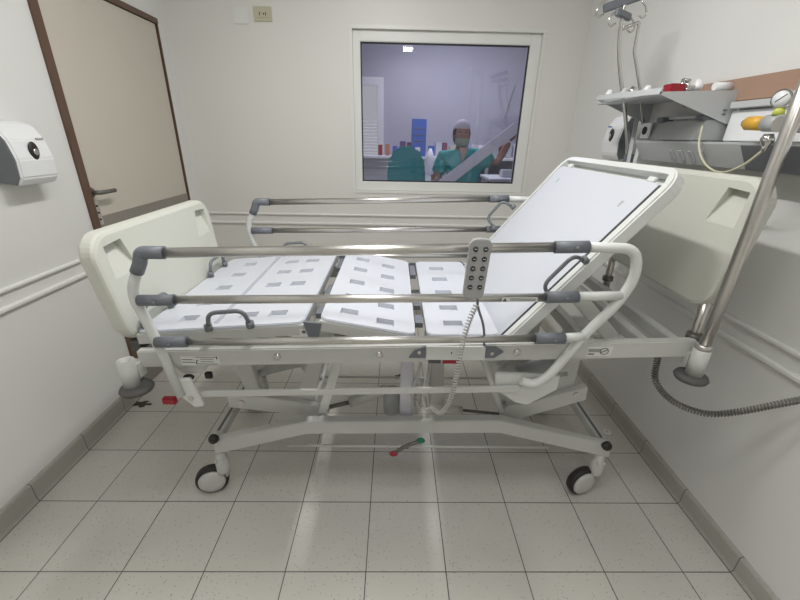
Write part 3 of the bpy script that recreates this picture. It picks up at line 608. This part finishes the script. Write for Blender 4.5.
# ------------------------------------------------------------------ right wall fittings
PNL = thing('wall_panel', (XR, 1.2, 1.64), 'brown protective strip running along the right wall above the medical console', 'wall panel')
MB().box((XR-.02, .55, 1.648), (XR-.0005, 1.95, 1.728), .003).out('board', WOOD, PNL)
CN = thing('medical_console', (1.25, 1.35, 1.41), 'long grey and white medical gas and power console fixed along the right wall', 'wall console')
ya, yb = .60, 2.06
MB().prism([(XR-.0005, ya, 1.41), (1.235, ya, 1.415), (1.185, ya, 1.50), (1.185, ya, 1.505), (XR-.0005, ya, 1.505)], (0, yb-ya, 0), .004).out('lower_trunking', LGREY, CN)
MB().prism([(XR-.0005, ya, 1.508), (1.29, ya, 1.508), (1.295, ya, 1.615), (XR-.0005, ya, 1.617)], (0, 1.645-ya, 0), .003).out('white_fascia', WHITE, CN)
MB().prism([(XR-.0005, 1.66, 1.508), (1.186, 1.66, 1.508), (1.215, 1.66, 1.585), (XR-.0005, 1.66, 1.59)], (0, yb-1.66, 0), .003).out('grey_fascia', MGREY, CN)
MB().prism([(XR-.0005, ya, 1.622), (1.275, ya, 1.622), (1.275, ya, 1.645), (XR-.0005, ya, 1.647)], (0, 1.64-ya, 0), .002).out('top_channel', LGREY, CN)
MB().prism([(1.236, .8, 1.418), (1.189, .8, 1.497), (1.184, .8, 1.494), (1.230, .8, 1.416)], (0, .62, 0)).out('dark_strip', DGREY, CN)
for yy in (1.68, 1.93):
    MB().box((1.20, yy-.022, 1.583), (1.25, yy+.022, 1.603), .002).out('rail_clamp', DGREY, CN)
MB().box((1.225, 1.66, 1.592), (1.235, 2.0, 1.602), .002).out('equipment_rail', LGREY, CN)
so = MB().box((1.178, 1.955, 1.515), (1.188, 2.02, 1.58), .002).out('socket', WHITE, CN)
MB().cyl((1.179, 1.988, 1.548), (1.175, 1.988, 1.548), .018, 16).out('socket_face', BLACK, so)
for q in range(4):
    yy = 1.60+.06*q
    MB().prism([(1.222, yy, 1.432), (1.200, yy+.008, 1.470), (1.200, yy+.03, 1.470), (1.222, yy+.024, 1.432)], (-.004, 0, -.003)).out('outlet_flap', MGREY, CN)
# shelf with triangular brackets
SH = thing('wall_shelf', (1.17, 1.93, 1.57), 'light grey metal shelf on triangular brackets on the right wall above the headboard', 'shelf')
MB().prism([(XR-.001, 1.655, 1.678), (1.03, 1.655, 1.668), (1.03, 1.655, 1.676), (XR-.001, 1.655, 1.686)], (0, .55, 0), .002).out('shelf_board', LGREY, SH)
MB().prism([(XR-.001, 1.650, 1.688), (1.0, 1.650, 1.676), (1.0, 1.650, 1.668), (1.29, 1.650, 1.570), (XR-.001, 1.650, 1.570)], (0, .005, 0)).out('bracket', LGREY, SH)
MB().prism([(XR-.001, 2.205, 1.705), (1.02, 2.205, 1.700), (1.02, 2.205, 1.693), (1.29, 2.205, 1.59), (XR-.001, 2.205, 1.59)], (0, .005, 0)).out('bracket', LGREY, SH)
MB().prism([(1.0, 1.650, 1.668), (1.005, 1.650, 1.690), (1.025, 2.21, 1.712), (1.02, 2.21, 1.690)], (.006, 0, 0)).out('front_lip', LGREY, SH)
for z in (1.60, 1.615): MB().box((1.262, 1.646, z), (1.275, 1.6495, z+.006)).out('slot', DGREY, SH)
zs = 1.684
def on_shelf(name, mb_, m, label, cat, group='small items on the shelf'):
    return tag(mb_.out(name, m), label, cat, group)
RB = thing('red_box', (1.10, 1.74, zs), 'small red box on the wall shelf', 'box')
MB().box((1.085, 1.72, zs), (1.14, 1.78, zs+.03), .003).out('box_body', RED, RB)
t_ = thing('medicine_bottle', (1.20, 1.72, zs), 'small white bottle standing near the front end of the wall shelf', 'bottle')
MB().lathe([(0, 0), (.014, .0), (.016, .006), (.016, .022), (.009, .028), (.009, .034), (0, .035)], (1.19, 1.72, zs+.012), (0, .3, 1), 18).out('bottle_body', WHITE, t_)
t_ = thing('clear_connector', (1.14, 1.7, zs), 'chrome twin connector standing beside the red box on the wall shelf', 'connector')
m_ = MB(); m_.cyl((1.150, 1.76, zs), (1.150, 1.76, zs+.05), .008); m_.cyl((1.172, 1.76, zs), (1.172, 1.76, zs+.05), .008); m_.cyl((1.15, 1.76, zs+.045), (1.172, 1.76, zs+.045), .008); m_.out('connector_body', CHROME, t_)
tag(MB().tube(smooth_path([(1.14, 1.72, zs+.008), (1.17, 1.72, zs+.02), (1.20, 1.74, zs+.012), (1.19, 1.78, zs+.01), (1.15, 1.8, zs+.012)], 5), .006, 10).out('tube_loop', CHROME), 'small silver loop of tubing on the wall shelf', 'tubing')
tag(MB().cyl((1.23, 1.69, zs+.018), (XR-.02, 1.69, zs+.02), .014).out('white_roll', WHITE), 'white roll lying across the near end of the wall shelf', 'roll')
for i, (x, y) in enumerate(((1.04, 2.13), (1.07, 2.05), (1.06, 1.96), (1.09, 1.90))):
    m_ = MB(); m_.lathe([(0, 0), (.016, 0), (.018, .012), (.012, .03), (0, .034)], (x, y, zs+.006+(y-1.7)*.02), (.3, .1, 1), 14)
    tag(m_.out('adhesive_roll', [WHITE, LGREY, CHROME, WHITE][i]), ['small white cap at the far tip of the wall shelf', 'small grey cap, second from the far tip of the wall shelf', 'small silver fitting in the middle of the wall shelf', 'small white cap beside the drip stand on the wall shelf'][i], 'small part')
# regulator with gauge and yellow flow meter
RG = thing('oxygen_regulator', (1.17, 1.30, 1.55), 'chrome gas regulator with round dial and yellow flow valve plugged into the wall console', 'gas regulator')
MB().cyl((1.2895, 1.235, 1.555), (1.12, 1.235, 1.555), .022).out('valve_body', STEEL, RG)
MB().cyl((1.150, 1.25, 1.558), (1.150, 1.31, 1.560), .024).out('valve_collar', MGREY, RG)
MB().cyl((1.150, 1.3105, 1.560), (1.148, 1.375, 1.562), .021).out('flow_valve', YEL, RG)
MB().cyl((1.148, 1.3755, 1.562), (1.148, 1.39, 1.562), .012).out('valve_nozzle', CHROME, RG)
MB().lathe([(0, 0), (.016, 0), (.012, .018), (0, .02)], (1.150, 1.28, 1.582), (0, 0, 1), 14).out('lime_cap', LIME, RG)
m_ = MB(); m_.lathe([(0, 0), (.025, 0), (.027, .006), (.027, .02), (0, .022)], (1.160, 1.285, 1.625), (-.94, -.34, 0), 26); gg = m_.out('gauge', CHROME, RG)
m_ = MB(); m_.lathe([(0, 0), (.022, 0), (.022, .001), (0, .001)], Vector((1.160, 1.285, 1.625))+Vector((-.94, -.34, 0)).normalized()*.0225, (-.94, -.34, 0), 26); dl = m_.out('dial', WHITE, gg)
c_ = Vector((1.160, 1.285, 1.625))+Vector((-.94, -.34, 0)).normalized()*.024; sd_ = Vector((.34, -.94, 0)).normalized()
MB().tube([c_-sd_*.012+Vector((0, 0, -.008)), c_+sd_*.014+Vector((0, 0, .012))], .0012, 6).out('needle', BLACK, gg)
MB().cyl((1.155, 1.28, 1.57), (1.158, 1.283, 1.60), .008).out('gauge_stem', STEEL, RG)
MB().lathe([(0, 0), (.012, 0), (.018, .014), (.018, .022), (.01, .034), (.006, .05), (0, .05)], (1.14, 1.275, 1.53), (.02, 0, -1), 16).out('outlet_nut', CHROME, RG)
MB().cyl((XR-.02, 1.25, 1.645), (1.16, 1.25, 1.642), .016).out('supply_knob', WHITE, RG)
MB().tube(smooth_path([(1.178, 1.62, 1.56), (1.165, 1.59, 1.49), (1.155, 1.52, 1.43), (1.15, 1.43, 1.405), (1.14, 1.34, 1.43), (1.14, 1.285, 1.475), (1.14, 1.276, 1.49)], 6), .004, 10).out('hose', BEIGE, RG)
# flat rods under the shelf
for i, (a_, b_) in enumerate((((1.20, 2.12, 1.60), (1.17, 2.05, 1.37)), ((1.25, 2.12, 1.60), (1.20, 2.05, 1.37)))):
    tag(MB().bar(a_, b_, .016, .008).out('hanging_tube', LGREY), ['left pale flat tube hanging under the wall shelf', 'right pale flat tube hanging under the wall shelf'][i], 'tube')
# dispensers
def dispenser(x, sgn, y0, y1, z0, z1, dep, label):
    t_ = thing('paper_dispenser', (x, (y0+y1)/2, z0), label, 'dispenser')
    prof = [(0, z0+.01), (dep*.75, z0), (dep*.95, z0+.03), (dep, (z0+z1)/2-.02), (dep*.85, z1-.07), (dep*.5, z1-.015), (0, z1)]
    m_ = MB(); m_.prism([(x+sgn*p, y0+.006, z) for p, z in prof], (0, y1-y0-.012, 0), .006, 3); m_.out('cover', WHITE, t_)
    q = [(p*.9+.001, (z-z0)*.96+z0+.004) for p, z in prof]
    m_ = MB(); m_.prism([(x+sgn*p, y0, z) for p, z in q], (0, .008, 0)); m_.out('side_cheek', DGREY, t_)
    zc = (z0+z1)/2+.01; yc = (y0+y1)/2
    m_ = MB(); m_.ball((x+sgn*(dep*.965), yc, zc), .026, (.35, .85, 1.35), 12); lk = m_.out('level_window', BLACK, t_)
    MB().ball((x+sgn*(dep*.965+.008), yc, zc-.004), .012, (.3, .9, 1.1), 8).out('lens', STEEL, lk)
    MB().box((x+sgn*(dep*.84), y1-.055, z1-.068), (x+sgn*(dep*.86+.002), y1-.02, z1-.062)).out('emblem', BLUE if sgn < 0 else MGREY, t_)
    MB().box((x, y1-.002, z0+.05), (x+sgn*dep*.5, y1+.012, z0+.15), .003).out('latch_tab', LGREY, t_)
    return t_
dispenser(XL, 1, 1.60, 1.79, 1.29, 1.53, .105, 'white wall dispenser with dark oval window on the left wall by the door')
dispenser(XR, -1, 2.30, 2.48, 1.40, 1.64, .09, 'white wall dispenser with dark oval window on the right wall under the shelf')
# plates on the back wall
t_ = thing('socket_plate', (-.905, YB, 2.205), 'beige electrical socket plate high on the back wall', 'wall socket')
MB().box((-.967, YB-.008, 2.203), (-.845, YB-.0002, 2.288), .003).out('plate', BEIGE, t_)
ins = MB().box((-.940, YB-.012, 2.222), (-.870, YB-.0075, 2.27), .002).out('insert', BEIGE, t_)
MB().box((-.928, YB-.0135, 2.235), (-.923, YB-.0118, 2.255)).out('slot', BLACK, ins); MB().box((-.902, YB-.0135, 2.24), (-.895, YB-.0118, 2.25)).out('slot', BLACK, ins); MB().box((-.888, YB-.0135, 2.235), (-.883, YB-.0118, 2.255)).out('slot', BLACK, ins)
t_ = thing('blank_plate', (-1.06, YB, 2.19), 'plain white blank plate on the back wall left of the beige socket', 'wall plate')
MB().box((-1.11, YB-.007, 2.185), (-1.005, YB-.0002, 2.285), .003).out('plate', TRIM, t_)
# floor litter
tag(MB().lathe([(.012, 0), (.021, 0), (.021, .004), (.012, .004), (.012, 0)], (1.205, 1.70, .0005), (0, 0, 1), 20, False).out('plastic_ring', WHITE), 'small white plastic ring lying on the floor near the right castor', 'litter')
m_ = MB(); t = bmesh.new(); vs = []
for q in range(18):
    r_ = .05*(1+.35*math.sin(q*2.3)+.2*math.sin(q*5.1)); vs.append(t.verts.new((-1.50+r_*1.3*math.cos(q*PI/9), 1.91+r_*.5*math.sin(q*PI/9), .0012)))
t.faces.new(vs); m_.join(t); tag(m_.out('floor_stain', STAIN), 'dark smudge of dirt on the floor tiles beside the left skirting', 'stain')
# ------------------------------------------------------------------ the room behind the window
BX0, BX1, BY1 = -1.9, 3.2, 5.75
struct('floor_beyond', MB().box((BX0-.1, YB+.06, -.1), (BX1+.1, BY1+.1, 0)), FLOOR)
struct('ceiling_beyond', MB().box((BX0-.1, YB+.06, CEIL), (BX1+.1, BY1+.1, CEIL+.1)), CEILM)
struct('wall_beyond_back', MB().box((BX0, BY1, 0), (BX1, BY1+.1, CEIL)), FWALL)
struct('wall_beyond_left', MB().box((BX0-.1, YB+.12, 0), (BX0, BY1+.1, CEIL)), FWALL)
struct('wall_beyond_right', MB().box((BX1, YB+.12, 0), (BX1+.1, BY1+.1, CEIL)), FWALL)
struct('wall_beyond_front', MB().box((XR, YB+.0, 0), (BX1+.1, YB+.12, CEIL)), FWALL)
struct('wall_beyond_front_left', MB().box((BX0-.1, YB+.12, 0), (XL-.1, YB+.16, CEIL)), FWALL)
sh = bpy.data.objects.new('window_2', None); sc.collection.objects.link(sh); sh['kind'] = 'structure'; sh.location = (-.3, BY1, 1.2); WP['window_2'] = Vector((-.3, BY1, 1.2))
for a, b in (((-.60, BY1-.03, 1.12), (-.16, BY1-.001, 1.17)), ((-.60, BY1-.03, 2.10), (-.16, BY1-.001, 2.2)), ((-.24, BY1-.03, 1.17), (-.16, BY1-.001, 2.10)), ((-.66, BY1-.03, 1.12), (-.60, BY1-.001, 2.2))):
    MB().box(a, b, .004).out('window_frame', WINF, sh)
MB().box((-.60, BY1-.006, 1.17), (-.24, BY1-.001, 2.10)).out('lit_pane', emit('daylight_pane', (.93, .95, .95), .55), sh)
s_ = MB()
for q in range(13): s_.bar((-.59, BY1-.02, 1.20+.040*q), (-.25, BY1-.02, 1.20+.040*q), .022, .004, (0, -.5, 1))
s_.out('louvre_slats', WINF, sh)
# counter along the back of that room
t_ = thing('counter', (.8, 5.45, 0), 'long white worktop along the back wall of the room behind the window', 'counter')
MB().box((-.7, 5.15, 1.24), (2.6, BY1-.002, 1.27), .004).out('worktop', WHITE, t_)
MB().box((-.7, 5.2, .0), (.9, BY1-.01, 1.235), .004).out('cabinet', LGREY, t_)
for x in (1.15, 1.75, 2.5): MB().box((x, 5.2, 0), (x+.04, 5.24, 1.235)).out('leg', WHITE, t_)
MB().box((.95, 5.25, .86), (2.6, 5.6, .885)).out('under_shelf', LGREY, t_)
cols = [RED, BLUE, WHITE, mat('maroon_card', (.22, .05, .1), .6, noise=.1), MGREY, mat('orange_card', (.5, .2, .1), .6, noise=.1), LGREY, mat('purple_card', (.15, .08, .25), .6, noise=.1), BEIGE]
cn = ['red', 'blue', 'white', 'maroon', 'mid grey', 'orange', 'light grey', 'purple', 'beige']
seq = [(q*5+q//3) % 9 for q in range(20)]; ordw = ['leftmost', 'second from the left', 'third from the left']
for q, ci in enumerate(seq):
    x = -.22+q*.093; hh = .11+.07*random.random(); nth = seq[:q].count(ci)
    tag(MB().box((x, 5.40, 1.271), (x+.05+.035*random.random(), 5.50, 1.27+hh), .004).out('carton', cols[ci]), '%s of the small %s cartons on the counter behind the window' % (ordw[nth], cn[ci]), 'box', 'small cartons on the far counter')
t_ = thing('blue_box', (.29, 5.2, 1.10), 'tall blue box standing on the counter behind the window', 'box')
MB().box((.20, 5.18, 1.271), (.38, 5.28, 1.70), .004).out('box_body', BLUE, t_)
MB().box((.25, 5.176, 1.33), (.31, 5.179, 1.38)).out('box_label', WHITE, t_)
for z in (1.45, 1.52, 1.59): MB().box((.23, 5.176, z), (.35, 5.179, z+.012)).out('printed_line', DGREY, t_)
tag(MB().lathe([(0, 0), (.10, 0), (.085, .12), (.05, .26), (.015, .36), (0, .36)], (.40, 4.72, 1.02), (0, 0, 1), 20).out('paper_cone', SHEET), 'white pointed cone of folded cloth beside the person behind the window', 'cloth')
t_ = thing('trolley', (.35, 4.7, 0), 'low white trolley under the cloth cone behind the window', 'trolley')
MB().box((.15, 4.5, .98), (.62, 4.95, 1.018), .006).out('trolley_top', WHITE, t_)
for x in (.17, .57):
    for y in (4.52, 4.90): MB().box((x, y, 0), (x+.03, y+.03, .98)).out('leg', CHROME, t_)
t_ = thing('table', (1.45, 4.6, 0), 'white table on the right behind the window', 'table')
MB().box((1.05, 4.45, 1.06), (2.0, 5.0, 1.09), .005).out('table_top', WHITE, t_)
for x in (1.07, 1.93):
    for y in (4.47, 4.93): MB().box((x, y, 0), (x+.04, y+.04, 1.06)).out('leg', WHITE, t_)
tag(MB().box((1.22, 4.6, 1.09), (1.36, 4.75, 1.17), .01).out('tray_box', LGREY), 'grey tray on the white table behind the window', 'box')
# cable hanging on that wall
tag(MB().tube(smooth_path([(1.55, BY1-.012, 2.15), (1.50, BY1-.012, 1.95), (1.47, BY1-.012, 1.75), (1.52, BY1-.012, 1.62), (1.57, BY1-.012, 1.58)], 6), .006, 8).out('hanging_cable', MGREY), 'thin cable hanging on the far wall behind the window', 'cable')
# teal chair
CH = thing('office_chair', (.12, 3.95, 0), 'teal high-backed padded chair seen from behind, left of the person', 'chair')
m_ = MB(); m_.prism([(x, 3.80, z) for x, z in [(-.06, .98), (-.075, 1.22), (-.045, 1.34), (.01, 1.40), (.10, 1.43), (.19, 1.41), (.255, 1.34), (.285, 1.22), (.29, .98)]], (0, .09, 0), .03, 4); m_.out('backrest', TEAL, CH)
MB().box((-.06, 3.86, .78), (.30, 4.25, .87), .03, 3).out('seat', TEAL, CH); MB().box((.08, 3.895, .80), (.15, 3.92, 1.2)).out('back_support', BLACK, CH)
MB().cyl((.11, 4.05, .10), (.11, 4.05, .78), .03).out('column', BLACK, CH)
for q in range(5):
    a_ = q*2*PI/5; MB().bar((.11, 4.05, .09), (.11+.28*math.cos(a_), 4.05+.28*math.sin(a_), .07), .04, .03).out('foot', BLACK, CH)
    MB().cyl((.11+.28*math.cos(a_)-.012, 4.05+.28*math.sin(a_), .028), (.11+.28*math.cos(a_)+.012, 4.05+.28*math.sin(a_), .028), .028, 12).out('wheel', BLACK, CH)
# ------------------------------------------------------------------ person
def skin_mesh(name, verts, edges, radii, m, parent, root=0, sub_=2):
    me = bpy.data.meshes.new(name); me.from_pydata([Vector(v) for v in verts], edges, [])
    o = bpy.data.objects.new('tmp', me); sc.collection.objects.link(o); sk = o.modifiers.new('s', 'SKIN'); sk.use_smooth_shade = True
    sv = me.skin_vertices[0].data
    for i, r in enumerate(radii):
        sv[i].radius = r if isinstance(r, tuple) else (r, r); sv[i].use_root = (i == root)
    ss = o.modifiers.new('u', 'SUBSURF'); ss.levels = sub_; ss.render_levels = sub_
    bpy.context.view_layer.update(); dg = bpy.context.evaluated_depsgraph_get(); nm = bpy.data.meshes.new_from_object(o.evaluated_get(dg)); bpy.data.objects.remove(o)
    b = MB(); b.bm.from_mesh(nm); return b
PE = thing('person', (.66, 3.95, 0), 'person in teal scrubs, cap and mask holding a long white panel behind the window', 'person')
px, py = .66, 3.93
RH = (.385, 3.80, 1.185); LH = (1.09, 3.86, 1.585)
V = [(px, py, .92), (px, py, 1.08), (px-.01, py, 1.25), (px-.02, py, 1.38), (px-.035, py-.01, 1.45), (px-.04, py-.02, 1.50),   # 0-5 pelvis..neck top
     (px-.19, py, 1.36), (px-.27, py-.03, 1.17), (RH[0]+.06, 3.84, 1.175),                                   # 6-8 right arm (viewer's left)
     (px+.17, py, 1.37), (px+.31, py-.02, 1.33), (LH[0]-.03, 3.88, 1.53),                                    # 9-11 left arm
     (px-.09, py, .90), (px-.10, py-.01, .50), (px-.10, py+.01, .10), (px-.10, py-.14, .04),                 # legs
     (px+.09, py, .90), (px+.10, py-.01, .50), (px+.10, py+.01, .10), (px+.10, py-.14, .04)]
Ed = [(0, 1), (1, 2), (2, 3), (3, 4), (4, 5), (3, 6), (6, 7), (7, 8), (3, 9), (9, 10), (10, 11), (0, 12), (12, 13), (13, 14), (14, 15), (0, 16), (16, 17), (17, 18), (18, 19)]
Ra = [(.15, .11), (.135, .10), (.15, .11), (.12, .09), .055, .052, .058, .044, .032, .058, .044, .032, .085, .058, .042, .035, .085, .058, .042, .035]
b = skin_mesh('person_body', V, Ed, Ra, SKIN, PE)
# head
hc = Vector((px-.045, py-.03, 1.575))
def head(bm_, c):
    t = bmesh.new(); bmesh.ops.create_uvsphere(t, u_segments=28, v_segments=20, radius=1)
    for v in t.verts:
        x, y, z = v.co; wx = .073*(1 if z > -.1 else 1-.28*(-z-.1)); v.co = Vector((x*wx, y*.092*(1 if z > -.2 else .95)-(.008 if z < -.3 and y < 0 else 0), z*.118))+c
    for f in t.faces: f.smooth = True
    bm_.join(t)
head(b, hc)
b.ball(hc+Vector((0, -.092, -.012)), .014, (.8, 1, 1.4), 8)
for s_ in (-1, 1): b.ball(hc+Vector((s_*.075, 0, -.01)), .02, (.35, .7, 1.2), 8)
# hands: palm and five curled fingers
def hand(wrist, pd, grip, thumbdir, h=1):
    w_ = Vector(wrist); d = Vector(pd).normalized(); g_ = Vector(grip).normalized(); sd = d.cross(g_).normalized()
    Vh = [w_, w_+d*.045, w_+d*.085]; E_ = [(0, 1), (1, 2)]; R_ = [(.026, .02), (.034, .018), (.036, .017)]
    mb_ = skin_mesh('h', Vh, E_, R_, SKIN, None, 0, 1)
    for i, (of, ln) in enumerate(((-.03, .075), (-.01, .085), (.01, .08), (.03, .062))):
        p0 = w_+d*.07+sd*of; p1 = w_+d*.095+sd*of; p2 = p1+(d*.55+g_*.6).normalized()*ln*.45; p3 = p2+(g_*1-d*.25).normalized()*ln*.45
        f_ = skin_mesh('f', [p0, p1, p2, p3], [(0, 1), (1, 2), (2, 3)], [.0095, .0095, .0085, .0075], SKIN, None, 0, 1)
        me = bpy.data.meshes.new('x'); f_.bm.to_mesh(me); mb_.bm.from_mesh(me)
    tv = Vector(thumbdir).normalized(); q0 = w_+d*.03+tv*.015; q1 = q0+(tv+d*.4).normalized()*.035; q2 = q1+(d*.6+g_*.6+tv*.3).normalized()*.035
    f_ = skin_mesh('f', [q0, q1, q2], [(0, 1), (1, 2)], [.012, .011, .009], SKIN, None, 0, 1)
    me = bpy.data.meshes.new('x'); f_.bm.to_mesh(me); mb_.bm.from_mesh(me)
    me = bpy.data.meshes.new('x'); mb_.bm.to_mesh(me); b.bm.from_mesh(me)
hand((RH[0]+.06, 3.84, 1.175), (-.8, -.35, .05), (0, -1, .2), (.1, 0, 1))
hand((LH[0]-.03, 3.88, 1.53), (.6, -.2, .75), (0, -1, -.2), (-.8, 0, .5))
b.out('person_body', SKIN, PE)
# face details
for s_ in (-1, 1):
    MB().ball(hc+Vector((s_*.028, -.084, .006)), .0065, (1.3, .5, .7), 8).out('eye', WHITE, PE); MB().ball(hc+Vector((s_*.028, -.0865, .006)), .004, (1, .4, 1), 8).out('pupil', BLACK, PE)
    MB().bar(hc+Vector((s_*.016, -.086, .024)), hc+Vector((s_*.042, -.080, .025)), .006, .005).out('eyebrow', HAIR, PE)
t = bmesh.new(); bmesh.ops.create_uvsphere(t, u_segments=24, v_segments=16, radius=1); m_ = MB()
for v in t.verts: v.co = Vector((v.co.x*.068, v.co.y*.06-.048, v.co.z*.048))+hc+Vector((0, 0, -.058))
for f in t.faces: f.smooth = True
m_.join(t); m_.out('face_mask', MASK, PE)
def shell(c, s3, zmin, m, nm):
    t = bmesh.new(); bmesh.ops.create_uvsphere(t, u_segments=28, v_segments=20, radius=1)
    bmesh.ops.delete(t, geom=[v for v in t.verts if v.co.z < zmin(v.co)], context='VERTS')
    for v in t.verts: v.co = Vector((v.co.x*s3[0], v.co.y*s3[1], v.co.z*s3[2]))+c
    for f in t.faces: f.smooth = True
    q_ = MB(); q_.join(t); return q_.out(nm, m, PE)
shell(hc+Vector((0, .012, 0)), (.082, .092, .118), lambda c: (.0 if c.y < -.2 else -.75), HAIR, 'hair')
shell(hc+Vector((0, .01, .018)), (.085, .102, .120), lambda c: (.28 if c.y < 0 else .0), CAPM, 'surgical_cap')
# clothes
tp = skin_mesh('scrub_top', [(px, py, .88), (px, py, 1.08), (px-.01, py, 1.25), (px-.02, py, 1.385), (px-.19, py, 1.365), (px-.255, py-.02, 1.20), (px+.17, py, 1.375), (px+.285, py-.015, 1.338), (px-.033, py, 1.445)],
    [(0, 1), (1, 2), (2, 3), (3, 4), (4, 5), (3, 6), (6, 7), (3, 8)], [(.178, .135), (.165, .125), (.18, .135), (.15, .12), .090, .074, .090, .074, (.085, .075)], TEAL2, PE)
to = tp.out('scrub_top', TEAL2, PE)
m_ = MB(); m_.prism([(px-.075, py-.105, 1.47), (px+.005, py-.105, 1.47), (px-.035, py-.135, 1.33)], (0, -.012, 0)); m_.out('neck_opening', SKIN, PE)
for s_ in (-1, 1):
    tr_ = skin_mesh('t', [(px+s_*.085, py, .92), (px+s_*.10, py-.01, .50), (px+s_*.10, py+.01, .10)], [(0, 1), (1, 2)], [.105, .08, .068], TEAL2, PE, 0, 1); tr_.out('trouser_leg', TEAL2, PE)
    MB().box((px+s_*.10-.045, py-.20, .001), (px+s_*.10+.045, py+.06, .085), .025, 3).out('shoe', WHITE, PE)
PE.scale = (1, 1, .967)
# long white panel held diagonally
tag(MB().prism([(.30, 3.79, 1.04), (.46, 3.79, 1.04), (1.14, 3.82, 1.575), (1.065, 3.82, 1.635)], (0, -.02, 0), .004).out('long_panel', SHEET), 'long white panel held diagonally by the person behind the window', 'panel')
